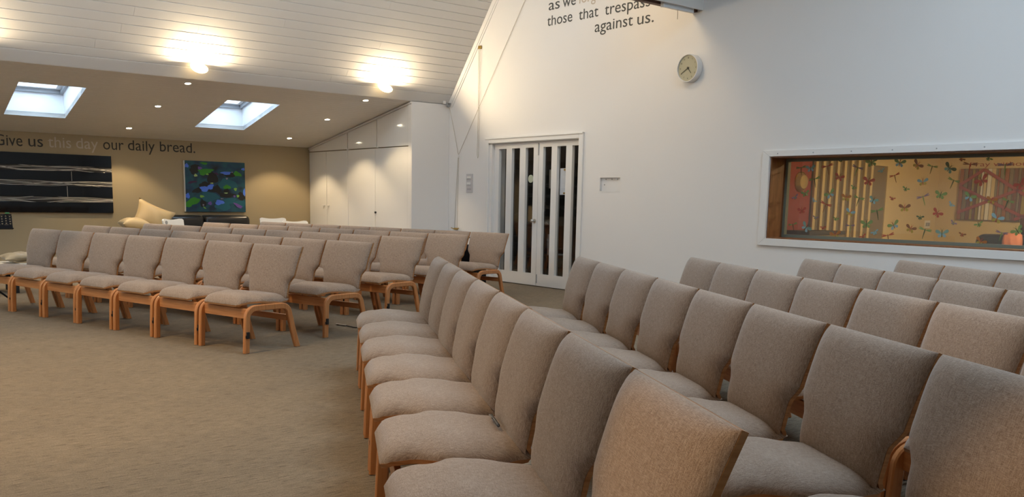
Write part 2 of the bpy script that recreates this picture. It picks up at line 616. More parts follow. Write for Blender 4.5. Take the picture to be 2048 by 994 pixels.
k = MB()
ys = [YC + 0.004]
while ys[-1] < YB:
    ys.append(ys[-1] + 0.1)
ys = sorted(set([y for y in ys if abs(y - HY0) > 0.012 and abs(y - HY1) > 0.012] + [HY0, HY1]))
for y0, y1 in zip(ys, ys[1:]):
    y1 = min(y1, YB)
    ym = (y0 + y1) / 2
    spans = [(XL, XD)] * 1
    if HY0 < ym < HY1:
        def hx(h, y, side):
            t = (y - HY0) / (HY1 - HY0)
            return h[side] + (h[side + 2] - h[side]) * t
        ed = [(XL, XL)]
        cut = []
        for h in HOLES:
            cut.append(((hx(h, y0, 0), hx(h, y1, 0)), (hx(h, y0, 1), hx(h, y1, 1))))
        segs = [((XL, XL), cut[0][0]), (cut[0][1], cut[1][0]), (cut[1][1], (XD, XD))]
    else:
        segs = [((XL, XL), (XD, XD))]
    g = 0.003
    for (a0, a1), (b0, b1) in segs:
        # board face, groove and top
        for (u0, u1, up0) in ((y0 + g, y1 - g, 0.0),):
            lo = [lowpt(a0, u0), lowpt(b0, u0), lowpt(b1, u1), lowpt(a1, u1)]
            hi = [lowpt(a0, y0, 0.006), lowpt(b0, y0, 0.006), lowpt(b1, y1, 0.006), lowpt(a1, y1, 0.006)]
            tp = [lowpt(a0, y0, 0.06), lowpt(b0, y0, 0.06), lowpt(b1, y1, 0.06), lowpt(a1, y1, 0.06)]
            k.add(lo + hi + tp, [(0, 1, 2, 3), (0, 4, 5, 1), (1, 5, 6, 2), (2, 6, 7, 3), (3, 7, 4, 0), (8, 9, 10, 11), (4, 8, 9, 5), (5, 9, 10, 6), (6, 10, 11, 7), (7, 11, 8, 4)])
struct('ceiling_low', k.mesh('ceiling_low', M['lowboard']))


def skylight(idx, h):
    root = struct('window_%d' % (idx + 2))
    H = 0.33

    def P(u, v, up):   # u across 0..1, v along 0..1
        y = HY0 + (HY1 - HY0) * v
        x = (h[0] + (h[1] - h[0]) * u) * (1 - v) + (h[2] + (h[3] - h[2]) * u) * v
        return lowpt(x, y, up)
    q = MB()
    cs = [(0, 0), (1, 0), (1, 1), (0, 1)]
    for i in range(4):
        a, b = cs[i], cs[(i + 1) % 4]
        e = 0.012
        q.add([P(*a, 0.0), P(*b, 0.0), P(*b, H), P(*a, H)], [(0, 1, 2, 3)])
    put('shaft_lining', q.mesh('shaft_lining', M['sash']), root)

    def ring(w0, w1, z0, z1, m, name):
        q = MB()
        WX, WY = h[1] - h[0], HY1 - HY0
        o = [(w0 / WX, w0 / WY), (1 - w0 / WX, w0 / WY), (1 - w0 / WX, 1 - w0 / WY), (w0 / WX, 1 - w0 / WY)]
        n = [(w1 / WX, w1 / WY), (1 - w1 / WX, w1 / WY), (1 - w1 / WX, 1 - w1 / WY), (w1 / WX, 1 - w1 / WY)]
        for i in range(4):
            j = (i + 1) % 4
            q.add([P(*o[i], z0), P(*o[j], z0), P(*n[j], z0), P(*n[i], z0), P(*o[i], z1), P(*o[j], z1), P(*n[j], z1), P(*n[i], z1)],
                  [(0, 1, 2, 3), (4, 7, 6, 5), (3, 2, 6, 7), (0, 4, 5, 1)])
        put(name, q.mesh(name, m), root)
    ring(-0.05, 0.04, H, H + 0.10, M['flash'], 'window_frame')
    ring(0.04, 0.10, H + 0.05, H + 0.12, M['sash'], 'sash')
    q = MB()
    e = 0.09
    q.add([P(e, e / 2, H + 0.09), P(1 - e, e / 2, H + 0.09), P(1 - e, 1 - e / 2, H + 0.09), P(e, 1 - e / 2, H + 0.09)], [(0, 1, 2, 3)])
    put('pane', q.mesh('pane', M['glass']), root)
    c = P(0.5, 0.5, H + 0.14)
    p = portal('skylight_portal', c, c - NU, h[1] - h[0], HY1 - HY0)


for i, h in enumerate(HOLES):
    skylight(i, h)

# slim casing along the gable edge and baseboards
k = MB()
for s0, s1, n0, n1, xx in ((0.02, 2.6, 0.0, 0.075, 8.205), (0.02, 2.6, 0.075, 0.11, 8.212)):
    a, b, c, d = (E0 + UP * s0 + NI * n0, E0 + UP * s1 + NI * n0, E0 + UP * s1 + NI * n1, E0 + UP * s0 + NI * n1)
    k.prism([(xx, p.y, p.z) for p in (a, b, c, d)], (XD - xx, 0, 0))
struct('trim_gable', k.mesh('trim_gable', M['satin']))
k = MB()
for y0, y1 in ((YN, 8.84), (10.93, YC - 0.02)):
    k.box((XD - 0.018, y0, 0), (XD, y1, 0.11))
struct('baseboard_right', k.mesh('baseboard_right', M['satin'], bevel=0.004))
boxo('baseboard_back', (XL, YB - 0.018, 0), (7.5, YB, 0.11), M['satin'], bevel=0.004, st=True)

# ------------------------------------------------------------------ double doors with glazed slots
k = MB()
for a, b in (((XD - 0.022, 10.85, 0), (XD, 10.93, 2.065)), ((XD - 0.022, 8.843, 0), (XD, 8.925, 2.065)), ((XD - 0.022, 8.925, 1.99), (XD, 10.85, 2.065)),
             ((XD - 0.034, 8.843, 2.045), (XD, 10.93, 2.07))):
    k.box(a, b)
struct('trim_doorcase', k.mesh('trim_doorcase', M['satin'], bevel=0.005))
k = MB()
k.box((XD + 0.002, 10.79, 0), (XD + 0.25, 10.849, 1.992))
k.box((XD + 0.002, 8.926, 0), (XD + 0.25, 8.935, 1.992))
k.box((XD + 0.002, 8.935, 1.982), (XD + 0.25, 10.79, 1.992))
struct('trim_doorlining', k.mesh('trim_doorlining', M['satin']))
LX0, LX1 = XD + 0.05, XD + 0.095


def leaf(idx, ya, yb, slots, knob):
    root = struct('door_%d' % idx)
    zs0, zs1, zt = 0.176, 1.91, 1.98
    put('rail', boxm('rail', (LX0, yb, 0.012), (LX1, ya, zs0)), root)
    put('rail', boxm('rail', (LX0, yb, zs1), (LX1, ya, zt)), root)
    edges = [ya] + [v for sl_ in slots for v in sl_] + [yb]
    for i in range(0, len(edges), 2):
        put('stile', boxm('stile', (LX0, edges[i + 1], zs0), (LX1, edges[i], zs1)), root)
    for a, b in slots:
        q = MB()
        q.box((LX0 + 0.03, b - 0.001, zs0 - 0.001), (LX0 + 0.034, a + 0.001, zs1 + 0.001))
        put('pane', q.mesh('pane', M['glass']), root)
    return root


def boxm(name, a, b, m='satin', bevel=0.0):
    q = MB()
    q.box(a, b)
    return q.mesh(name, M[m], bevel=bevel)


d1 = leaf(1, 10.788, 9.803, ((10.687, 10.516), (10.389, 10.209), (10.082, 9.908)), True)
d2 = leaf(2, 9.797, 8.936, ((9.707, 9.531), (9.419, 9.239), (9.121, 8.948)), False)
k = MB()
k.cyl((LX0 - 0.006, 9.855, 0.907), (LX0, 9.855, 0.907), 0.028, n=20)
k.cyl((LX0 - 0.045, 9.855, 0.907), (LX0 - 0.006, 9.855, 0.907), 0.010, n=12)
k.lathe([(0.0, 0.0), (0.016, 0.003), (0.024, 0.014), (0.022, 0.026), (0.01, 0.034)], 18, frame((LX0 - 0.072, 9.855, 0.907), (0, 1, 0), (0, 0, 1)).copy())
put('knob', k.mesh('knob', M['metal'], smooth=40), d1)['label'] = 'round steel knob'
k = MB()
k.box((LX0 - 0.008, 9.79, 1.80), (LX0 - 0.0005, 9.81, 1.965))
put('bolt', k.mesh('bolt', M['grey'], bevel=0.002), d2)
k = MB()
k.box((LX0 - 0.008, 9.775, 0.05), (LX0 - 0.0005, 9.79, 0.17))
put('bolt', k.mesh('bolt', M['grey'], bevel=0.002), d2)
# things on and behind the glass
k = MB()
k.cyl((LX0 + 0.024, 9.99, 1.485), (LX0 + 0.0295, 9.99, 1.485), 0.055, n=28)
tag(put('round_sticker', k.mesh('round_sticker', mat('pale_green_sticker', (0.42, 0.45, 0.34), 0.5))), 'small round pale sticker on the glass of the left door leaf', 'sticker')
nt = thing('notice', 'white paper notice behind a glazed slot of the right door leaf', 'notice')
boxo('paper', (LX0 + 0.055, 9.235, 1.27), (LX0 + 0.058, 9.405, 1.62), mat('white_paper', (0.7, 0.72, 0.74), 0.7), nt)
for z in (1.28, 1.59):
    boxo('clip', (LX0 + 0.048, 9.27, z), (LX0 + 0.0545, 9.33, z + 0.022), M['brass'], nt)
ps = thing('metal_post', 'pale grey post with two plates seen through the right door leaf', 'post')
boxo('post', (8.62, 9.80, 0), (8.67, 9.84, 2.3), M['grey'], ps)
for z0, z1 in ((0.42, 0.72), (1.36, 1.62)):
    boxo('plate', (8.60, 9.80, z0), (8.615, 9.95, z1), M['grey'], ps)
bn = thing('waste_bin', 'dark cylindrical waste bin in the corridor behind the left door leaf', 'bin', (9.3, 11.0, 0))
k = MB()
k.lathe([(0.0, 0.0), (0.15, 0.0), (0.17, 0.78), (0.0, 0.78)], 28)
put('body', k.mesh('body', mat('dark_grey_metal', (0.06, 0.06, 0.065), 0.35, 0.8), smooth=40), bn)
k = MB()
k.lathe([(0.172, 0.782), (0.175, 0.82), (0.12, 0.88), (0.0, 0.9)], 28)
put('lid', k.mesh('lid', M['black'], smooth=40), bn)
light('corridor_fill', 'POINT', (9.6, 9.0, 2.45), 14, (0.9, 0.95, 1.0), shadow_soft_size=0.1)  # added fill, no fitting: lifts the post and notice behind the glass
# dark corridor behind the doors
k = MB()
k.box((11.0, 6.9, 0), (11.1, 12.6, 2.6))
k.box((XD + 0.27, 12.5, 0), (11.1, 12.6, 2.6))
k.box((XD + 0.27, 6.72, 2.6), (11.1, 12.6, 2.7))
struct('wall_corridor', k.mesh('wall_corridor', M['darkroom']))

# ------------------------------------------------------------------ interior window
w1 = struct('window_1')
y0, y1, z0, z1 = WIN
fo = 0.09
k = MB()
k.prism([(XD - 0.03, y1 + fo, z1 + fo - 0.025), (XD - 0.03, y0 - fo, z1 + fo - 0.025), (XD - 0.03, y0, z1), (XD - 0.03, y1, z1)], (0.03, 0, 0))
put('frame_rail', k.mesh('frame_rail', M['satin'], bevel=0.003), w1)
k = MB()
k.prism([(XD - 0.03, y1 + fo, z0 - fo + 0.015), (XD - 0.03, y1, z0), (XD - 0.03, y0, z0), (XD - 0.03, y0 - fo, z0 - fo + 0.015)], (0.03, 0, 0))
put('frame_rail', k.mesh('frame_rail', M['satin'], bevel=0.003), w1)
for a, b in ((y1 + fo, y1), (y0 - fo, y0)):
    k = MB()
    k.prism([(XD - 0.03, a, z1 + fo - 0.025), (XD - 0.03, b, z1), (XD - 0.03, b, z0), (XD - 0.03, a, z0 - fo + 0.015)], (0.03, 0, 0))
    put('frame_stile', k.mesh('frame_stile', M['satin'], bevel=0.003), w1)
for i in range(9):
    yy = y1 - 0.1 - i * 0.42
    for zz in (z1 + 0.028, z0 - 0.032):
        k = MB()
        k.cyl((XD - 0.033, yy, zz), (XD - 0.029, yy, zz), 0.006, n=8)
        put('screw', k.mesh('screw', M['grey'] if zz > 1 else M['satin']), w1)
for zz in (1.02, 1.22, 1.5):
    k = MB()
    k.cyl((XD - 0.033, y1 + 0.045, zz), (XD - 0.029, y1 + 0.045, zz), 0.007, n=8)
    put('screw', k.mesh('screw', M['satin']), w1)
e = 0.012
for nm, a, b in (('jamb', (XD + 0.0, y1 - e, z0), (XD + 0.27, y1, z1)), ('jamb', (XD + 0.0, y0, z0), (XD + 0.27, y0 + e, z1)),
                 ('head', (XD, y0 + e, z1 - e), (XD + 0.27, y1 - e, z1)), ('sill', (XD, y0 + e, z0), (XD + 0.27, y1 - e, z0 + e))):
    boxo(nm, a, b, M['reveal'], w1)
gm = mat('grey_green_bead', (0.16, 0.17, 0.13), 0.4)
b = 0.03
for nm, a, c in (('glazing_bead', (8.47, y1 - e - b, z0 + e), (8.52, y1 - e, z1 - e)), ('glazing_bead', (8.47, y0 + e, z0 + e), (8.52, y0 + e + b, z1 - e)),
                 ('glazing_bead', (8.47, y0 + e + b, z1 - e - b), (8.52, y1 - e - b, z1 - e)), ('glazing_bead', (8.47, y0 + e + b, z0 + e), (8.52, y1 - e - b, z0 + e + b))):
    boxo(nm, a, c, gm, w1)
pane = boxo('pane', (8.492, y0 + e, z0 + e), (8.498, y1 - e, z1 - e), M['glassw'], w1)

DEC = [(5.78, 1.559, 'D', 'g'), (5.667, 1.571, 'B', 't'), (5.467, 1.568, 'D', 'r'), (5.327, 1.654, 'M', 'g'), (5.138, 1.55, 'D', 'p'), (4.983, 1.62, 'B', 'g'), (4.876, 1.54, 'M', 'b'), (4.693, 1.608, 'B', 'c'), (4.515, 1.586, 'B', 'n'), (4.374, 1.553, 'D', 'g'), (4.207, 1.55, 'B', 'k'), (4.103, 1.634, 'M', 'n'), (4.022, 1.56, 'D', 'n'), (3.862, 1.634, 'M', 'g'), (3.714, 1.549, 'D', 'p'), (5.607, 1.439, 'D', 'g'), (5.328, 1.478, 'B', 'r'), (5.003, 1.436, 'B', 'r'), (4.729, 1.474, 'D', 'r'), (5.16, 1.377, 'M', 'g'), (4.61, 1.365, 'M', 'g'), (4.448, 1.428, 'B', 'y'), (4.164, 1.421, 'D', 'g'), (4.267, 1.309, 'B', 'g'), (4.427, 1.27, 'D', 'p'), (4.607, 1.185, 'B', 'n'), (5.711, 1.313, 'B', 'g'), (5.832, 1.276, 'M', 'p'), (5.422, 1.308, 'B', 'c'), (5.235, 1.275, 'B', 'o'), (5.097, 1.25, 'D', 'g'), (5.6, 1.244, 'M', 'b'), (4.936, 1.252, 'B', 't'), (4.739, 1.273, 'M', 'r'), (4.158, 1.224, 'M', 'b'), (4.284, 1.14, 'B', 'r'), (5.467, 1.183, 'D', 'r'), (5.738, 1.136, 'B', 'r'), (5.177, 1.127, 'B', 'y'), (5.569, 1.069, 'M', 'p'), (4.882, 1.127, 'D', 'g'), (4.444, 1.099, 'M', 'k'), (4.123, 1.057, 'M', 'p'), (5.332, 1.062, 'M', 'g'), (5.833, 0.969, 'D', 'g'), (5.675, 0.96, 'B', 't'), (5.473, 0.967, 'M', 'r'), (5.164, 0.978, 'D', 'p'), (4.989, 1.017, 'B', 'g'), (4.702, 1.014, 'B', 'c'), (4.528, 0.987, 'B', 'n'), (4.391, 0.96, 'D', 'g'), (4.221, 0.954, 'B', 't'), (4.032, 0.955, 'M', 'n'), (4.895, 0.941, 'M', 'b'), (4.748, 0.894, 'D', 'r'), (3.894, 1.052, 'M', 'g'), (3.997, 1.293, 'B', 'c'), (3.802, 1.265, 'B', 'o'), (3.666, 1.243, 'D', 'g'), (3.739, 1.105, 'B', 'y'), (3.569, 1.408, 'B', 'r'), (3.902, 1.438, 'B', 'r'), (3.556, 1.004, 'B', 'g'), (3.69, 0.963, 'D', 'p'), (3.861, 0.895, 'B', 'o'), (5.326, 0.896, 'B', 'o'), (5.02, 0.896, 'M', 'r')]


def wing(cx, cy, ang, L, Wd, n=10):
    out = []
    for i in range(n):
        t = 2 * PI * i / n
        a, b = L * (0.5 + 0.5 * math.cos(t)), Wd * math.sin(t) * (0.65 + 0.35 * math.cos(t))
        out.append((cx + a * math.cos(ang) - b * math.sin(ang), cy + a * math.sin(ang) + b * math.cos(ang)))
    return out


def decal_mesh(kind, c):
    q = MB()

    def poly(p, mi, dz):
        q.prism([(x, y, dz) for x, y in p], (0, 0, 0.0006), mi)
    if kind == 'D':
        for a in (0.16, 0.42, PI - 0.16, PI - 0.42):
            poly(wing(0, 0.02, a - 0.15 if a < 2 else a + 0.15, 0.062, 0.007), 0, 0)
        poly([(-0.003, 0.03), (-0.005, 0.01), (-0.002, -0.06), (0.002, -0.06), (0.005, 0.01), (0.003, 0.03)], 1, 0.0007)
    elif kind == 'B':
        for sgn in (1, -1):
            for a, L, w_, mi in ((0.45, 0.062, 0.021, 0), (-0.75, 0.043, 0.018, 2)):
                poly(wing(0.002 * sgn, 0, a if sgn > 0 else PI - a, L, w_), mi, 0.0)
        poly([(-0.0035, 0.028), (-0.0035, -0.03), (0.0035, -0.03), (0.0035, 0.028)], 1, 0.0007)
        for sgn in (1, -1):
            poly([(0, 0.027), (0.012 * sgn, 0.045), (0.0135 * sgn, 0.0445), (0.002 * sgn, 0.026)], 1, 0.0014)
    else:
        for sgn in (1, -1):
            for a, L, w_ in ((0.25, 0.040, 0.011), (-0.9, 0.024, 0.010)):
                poly(wing(0.001 * sgn, 0, a if sgn > 0 else PI - a, L, w_), 0, 0.0)
        poly([(-0.003, 0.018), (-0.003, -0.025), (0.003, -0.025), (0.003, 0.018)], 1, 0.0007)
    pal = dict(g=('dg', 'dk', 'dg'), t=('dt', 'dk', 'db'), r=('dr', 'dn', 'dr'), p=('dp', 'dg', 'dp'), b=('db', 'dt', 'db'), c=('dg', 'dn', 'db'), n=('dn', 'dr', 'dy'),
               k=('dk', 'dk', 'dt'), y=('db', 'dr', 'dy'), o=('do', 'dr', 'dy'))[c]
    return q.mesh('insect_decal', [M[p] for p in pal])


dcache = {}
for (yy, zz, kd, c) in DEC:
    if (kd, c) not in dcache:
        dcache[kd, c] = decal_mesh(kd, c)
    a = random.uniform(-0.7, 0.7) if kd != 'D' else random.uniform(-0.35, 0.35)
    sc_ = random.uniform(0.85, 1.15)
    m4 = frame((8.4905, yy, zz), (0, -math.cos(a), math.sin(a)), (0, math.sin(a), math.cos(a))) @ Matrix.Diagonal((sc_, sc_, 1, 1))
    put('insect_decal', dcache[kd, c], w1, mtx=m4)

# ------------------------------------------------------------------ the room behind the window
XR, YS = 13.04, 6.6
boxo('wall_side_room', (8.49, YS, 0), (XR + 0.2, YS + 0.1, 2.6), M['cream'], st=True)
boxo('wall_far_room', (XR, 0.5, 0), (XR + 0.15, YS, 2.6), M['cream'], st=True)
boxo('wall_end_room', (8.49, 0.4, 0), (XR + 0.2, 0.5, 2.6), M['cream'], st=True)
boxo('ceiling_room', (8.49, 0.4, 2.6), (XR + 0.2, YS + 0.1, 2.7), M['cream'], st=True)
light('room_lamp', 'AREA', (10.8, 3.6, 2.5), 170, (1.0, 0.78, 0.45), (10.8, 3.6, 0), shape='SQUARE', size=0.6)
boxo('trim_red_panel', (8.6, YS - 0.02, 0), (9.885, YS, 2.5), M['red'], st=True)
sd = thing('slatted_screen', 'screen of cream upright slats beside the red wall behind the window', 'screen', (9.9, YS - 0.03, 0))
boxo('backing', (0.0, 0.0, 0), (1.30, 0.025, 2.0), M['doorgrey'], sd)
for i in range(9):
    boxo('slat', (0.01 + i * 0.155, -0.03, 0), (0.062 + i * 0.155, 0.0, 2.0 if i > 4 else 2.3), M['cream'], sd)
dr = struct('door_3')
boxo('door_panel', (11.225, YS - 0.03, 0), (11.575, YS - 0.001, 1.725), M['doorgrey'], dr)
boxo('door_frame', (11.575, YS - 0.045, 0), (11.70, YS - 0.001, 1.78), M['cream'], dr)
boxo('door_frame', (11.215, YS - 0.045, 1.726), (11.575, YS - 0.001, 1.78), M['cream'], dr)
gc = thing('round_gong', 'round pale disc hanging on the red wall behind the window', 'wall disc')
k = MB()
k.lathe([(0.0, 0.06), (0.08, 0.05), (0.105, 0.02), (0.112, 0.0)], 28, frame((9.67, YS - 0.02, 1.47), (1, 0, 0), (0, 0, 1)))
put('disc', k.mesh('disc', mat('pale_brass', (0.55, 0.42, 0.2), 0.25, 0.4), smooth=40), gc)
k = MB()
k.lathe([(0.112, 0.0), (0.122, 0.012), (0.125, 0.0)], 28, frame((9.67, YS - 0.02, 1.47), (1, 0, 0), (0, 0, 1)))
put('rim', k.mesh('rim', M['brass'], smooth=40), gc)
cb = thing('low_cabinet', 'low grey cabinet under the round disc behind the window', 'cabinet', (9.3, YS - 0.43, 0))
boxo('body', (0, 0, 0), (0.70, 0.34, 0.86), M['doorgrey'], cb)
boxo('top', (-0.02, -0.02, 0.86), (0.72, 0.35, 0.9), M['darkroom'], cb, bevel=0.004)
sp = thing('switch_plate', 'small light switch plate on the cream wall behind the window', 'switch')
boxo('plate', (12.74, YS - 0.012, 0.91), (12.88, YS - 0.0005, 1.02), M['plastic'], sp)
for i in range(2):
    boxo('rocker', (12.76 + i * 0.06, YS - 0.02, 0.94), (12.80 + i * 0.06, YS - 0.0122, 0.99), M['grey'], sp)
sb = thing('striped_board', 'striped board with crossed red ribbons on the far wall behind the window', 'board')
boxo('backing', (XR - 0.03, 4.3, 1.045), (XR - 0.001, 6.285, 1.745), M['doorgrey'], sb)
cols = [M['do'], M['cream'], M['dy'], M['doorgrey'], M['cush2'], M['plastic'], M['dn']]
yy = 6.28
i = 0
while yy > 4.32:
    wd = random.choice((0.025, 0.035, 0.05))
    boxo('stripe', (XR - 0.042, yy - wd, 1.05), (XR - 0.0305, yy - 0.004, 1.74), cols[(i * 3 + i // 4) % 7], sb)
    yy -= wd + random.choice((0.004, 0.012))
    i += 1
def ribbon(a, b, w_=0.02):
    q = MB()
    a, b = Vector((XR - 0.055, *a)), Vector((XR - 0.055, *b))
    d = (b - a).normalized()
    n = Vector((1, 0, 0)).cross(d) * w_
    q.prism([a - n, b - n, b + n, a + n], (0.012, 0, 0))
    put('ribbon', q.mesh('ribbon', M['dr']), sb)
for a, b in (((6.27, 1.52), (5.95, 1.73)), ((5.95, 1.73), (5.0, 1.15)), ((6.27, 1.50), (5.3, 1.06)), ((6.27, 1.14), (5.25, 1.55)), ((5.25, 1.55), (4.95, 1.73)), ((5.5, 1.06), (4.6, 1.5))):
    ribbon(a, b)
t_ = text_mesh('wall_lettering', 'Pray without ceasing', M['dr'], width=1.32, height=0.075)
tag(put('wall_lettering', t_, mtx=frame((XR - 0.002, 6.175, 1.775), (0, -1, 0), (0, 0, 1))), 'red words Pray without ceasing above the striped board', 'lettering')


# ------------------------------------------------------------------ soft shapes
def pillow_mesh(name, w_, h_, t_, m, n=14, pinch=0.12):
    q = MB()
    for sgn in (1, -1):
        def fn(u, v, sgn=sgn):
            a, b_ = 2 * u - 1, 2 * v - 1
            k_ = (1 - abs(a) ** 2.4) * (1 - abs(b_) ** 2.4)
            z = sgn * t_ * max(k_, 0) ** 0.5
            px = a * (1 - pinch * (1 - b_ * b_))
            py = b_ * (1 - pinch * (1 - a * a))
            wr = 0.006 * math.sin(9 * a + 3 * b_) * k_
            return (px * w_ / 2, py * h_ / 2, z + wr)
        q.grid(fn, n, n)
    return q.mesh(name, m, smooth=80, weld=True)


def soft_box(name, a, b, r, m):
    q = MB()
    q.box(a, b)
    return q.mesh(name, m, bevel=r, seg=4, smooth=60)


# sofa and cushions in the room behind the window
s2 = thing('dark_sofa', 'black leather sofa under the striped board behind the window', 'sofa', (12.62, 4.9, 0))
put('base', soft_box('base', (-0.42, -0.85, 0.08), (0.38, 0.85, 0.62), 0.03, M['leather']), s2)
put('backrest', soft_box('backrest', (-0.20, -0.85, 0.60), (0.38, 0.85, 0.87), 0.10, M['leather']), s2)
put('armrest', soft_box('armrest', (-0.42, 0.70, 0.38), (0.2, 0.93, 0.62), 0.07, M['leather']), s2)
pk = put('round_cushion', pillow_mesh('round_cushion', 0.22, 0.24, 0.08, M['pink'], pinch=-0.14), mtx=frame((12.30, 5.20, 0.765), (0, -1, 0.0), (0.0, 0.0, 1)))
tag(pk, 'round pink cushion on the dark sofa behind the window', 'cushion')
pk = put('brown_cushion', pillow_mesh('brown_cushion', 0.24, 0.21, 0.08, M['timber'], pinch=-0.1), mtx=frame((12.60, 5.12, 0.99), (0, -1, 0.1), (-0.1, 0.1, 1)))
tag(pk, 'dark brown rounded cushion above the pink one on the sofa back', 'cushion')

# ------------------------------------------------------------------ cupboards along the door wall
XC = 7.55
cp = thing('fitted_cupboard', 'tall white fitted cupboard with glossy doors under the sloping ceiling', 'cupboard', (XC, YC, 0))


def ceil_z(y):
    return ZC + (y - YC) / (YB - YC) * (ZB - ZC) - 0.006


def cy(y):
    return y - YC


k = MB()
k.prism([(0.022, 0.0, 0.0), (0.022, YB - YC - 0.004, 0.0), (0.022, YB - YC - 0.004, ceil_z(YB)), (0.022, 0.0, ceil_z(YC) - 0.006)], (XD - XC - 0.026, 0, 0))
put('carcass', k.mesh('carcass', M['doorgrey']), cp)
lo = [(15.268, 14.625), (14.617, 13.885), (13.855, 12.975), (12.967, 11.985)]
for i, (a, b_) in enumerate(lo):
    d = put('door', boxm('door', (0.0, cy(b_), 0.06), (0.02, cy(a), 1.953), 'gloss', 0.002), cp)
    if i < 2:
        yh = cy(14.717 if i == 0 else 14.560)
        q = MB()
        q.box((-0.03, yh - 0.01, 0.98), (-0.018, yh + 0.01, 1.035))
        q.box((-0.018, yh - 0.035, 1.02), (0.0, yh + 0.01, 1.035))
        h_ = put('handle', q.mesh('handle', M['satin'], bevel=0.003), d)
    if i == 3:
        q = MB()
        q.cyl((-0.02, cy(12.945), 0.95), (0.0, cy(12.945), 0.95), 0.016, n=14)
        put('knob', q.mesh('knob', M['black'], smooth=40), d)['label'] = 'small black knob'
for a, b_ in ((15.268, 13.885), (13.855, 12.925), (12.905, 11.985)):
    q = MB()
    q.prism([(0.0, cy(a), 1.967), (0.0, cy(b_), 1.967), (0.0, cy(b_), ceil_z(b_) - 0.035), (0.0, cy(a), ceil_z(a) - 0.035)], (0.02, 0, 0))
    put('flap_door', q.mesh('flap_door', M['gloss'], bevel=0.002), cp)
q = MB()
q.box((-0.006, cy(13.858), 0.0), (0.021, cy(13.882), 1.99))
q.box((-0.006, cy(11.90), 0.0), (0.021, cy(11.978), ceil_z(11.978) - 0.03))
put('post', q.mesh('post', M['satin'], bevel=0.002), cp)
q = MB()
q.prism([(-0.014, cy(11.90), ceil_z(11.9) - 0.004), (-0.014, cy(15.27), ceil_z(15.27) - 0.004), (-0.014, cy(15.27), ceil_z(15.27) - 0.032), (-0.014, cy(11.90), ceil_z(11.90) - 0.032)], (0.035, 0, 0))
put('cornice', q.mesh('cornice', M['satin']), cp)
boxo('end_panel', (-0.004, -0.016, 0), (XD - XC - 0.003, 0.0, 2.605), M['wall'], cp)
for yh in (13.80, 12.87):
    q = MB()
    q.box((-0.016, cy(yh) - 0.03, 1.962), (0.0, cy(yh) + 0.03, 1.976))
    put('catch', q.mesh('catch', M['satin'], bevel=0.002), cp)

# ------------------------------------------------------------------ lamps
def uplight(x, i, lab):
    n0 = 0.095
    org = E0 + UP * 0.235 + NI * n0 + Vector((x, 0, 0))
    o = thing('uplighter', lab, 'uplighter', org, 0, 'bowl uplighters along the edge of the steep ceiling')
    X1 = Vector((1, 0, 0))
    m4 = Matrix.Identity(4)
    for r_ in range(3):
        m4[r_][0], m4[r_][1], m4[r_][2] = X1[r_], NI[r_], UP[r_]
    R_ = 0.108
    prof = [(0.0, -R_ * 0.45)] + [(R_ * math.sin(a), -R_ * 0.45 * math.cos(a)) for a in [0.25, 0.5, 0.75, 1.0, 1.25, 1.45, PI / 2]]
    prof += [(R_ - 0.006, 0.0), (R_ * 0.9, -R_ * 0.12), (R_ * 0.6, -R_ * 0.30), (0.0, -R_ * 0.38)]
    q = MB()
    q.lathe(prof, 24, m4)
    put('bowl', q.mesh('bowl', M['lampglass'], smooth=50), o)
    q = MB()
    q.prism([m4 @ Vector(p) for p in ((-0.03, -n0, -0.06), (0.03, -n0, -0.06), (0.03, -n0, 0.0), (-0.03, -n0, 0.0))], NI * 0.012)
    q.tube([m4 @ Vector((0, -n0 + 0.01, -0.035)), m4 @ Vector((0, -0.07, -0.045))], 0.009)
    put('bracket', q.mesh('bracket', M['satin']), o)
    light('uplighter_lamp', 'POINT', org + UP * -0.006, 100, (1.0, 0.79, 0.51), shadow_soft_size=0.022)


uplight(4.30, 0, 'glowing bowl uplighter on the white boards, farther from the door wall')
uplight(6.97, 1, 'glowing bowl uplighter on the white boards above the tall cupboard')
uplight(1.67, 2, 'bowl uplighter outside the picture whose glow reaches the left edge of the boards')
# uplighters of the opposite pitch (hidden behind the downstand): the same lamps
for x in (7.0, 4.3, 1.6):
    light('far_uplighter_lamp', 'POINT', (x, 7.42, 3.62), 26, (1.0, 0.74, 0.42), shadow_soft_size=0.12)

q = MB()
q.lathe([(0.052, -0.0), (0.052, 0.004), (0.038, 0.004), (0.036, 0.001)], 24)
ring_me = q.mesh('ring', M['satin'], smooth=40)
q = MB()
q.cyl((0, 0, -0.0005), (0, 0, 0.002), 0.036, n=24)
disc_me = q.mesh('lamp', M['lampdisc'])
dl_names = ['nearest the hall', 'middle one', 'nearest the tan wall']
for cx_, nm in ((4.30, 'between the roof windows'), (6.89, 'beside the tall cupboard')):
    for j, yy in enumerate((12.10, 13.30, 14.66)):
        p = lowpt(cx_, yy)
        o = thing('downlight', 'round recessed downlight %s, %s' % (nm, dl_names[j]), 'downlight', p, 0, 'recessed downlights in the low ceiling')
        o.rotation_euler = (-NU).to_track_quat('Z', 'Y').to_euler()
        put('ring', ring_me, o)
        put('lamp', disc_me, o)
        light('downlight_lamp', 'SPOT', p - NU * 0.012, 80, (1.0, 0.76, 0.46), p - Vector((0, 0, 1)), spot_size=math.radians(104), spot_blend=0.4, shadow_soft_size=0.03)
for cx_ in (1.7, -0.9):
    for j, yy in enumerate((12.10, 13.30)):
        p = lowpt(cx_, yy)
        light('downlight_lamp', 'SPOT', p - NU * 0.012, 80, (1.0, 0.76, 0.46), p - Vector((0, 0, 1)), spot_size=math.radians(104), spot_blend=0.4, shadow_soft_size=0.03)

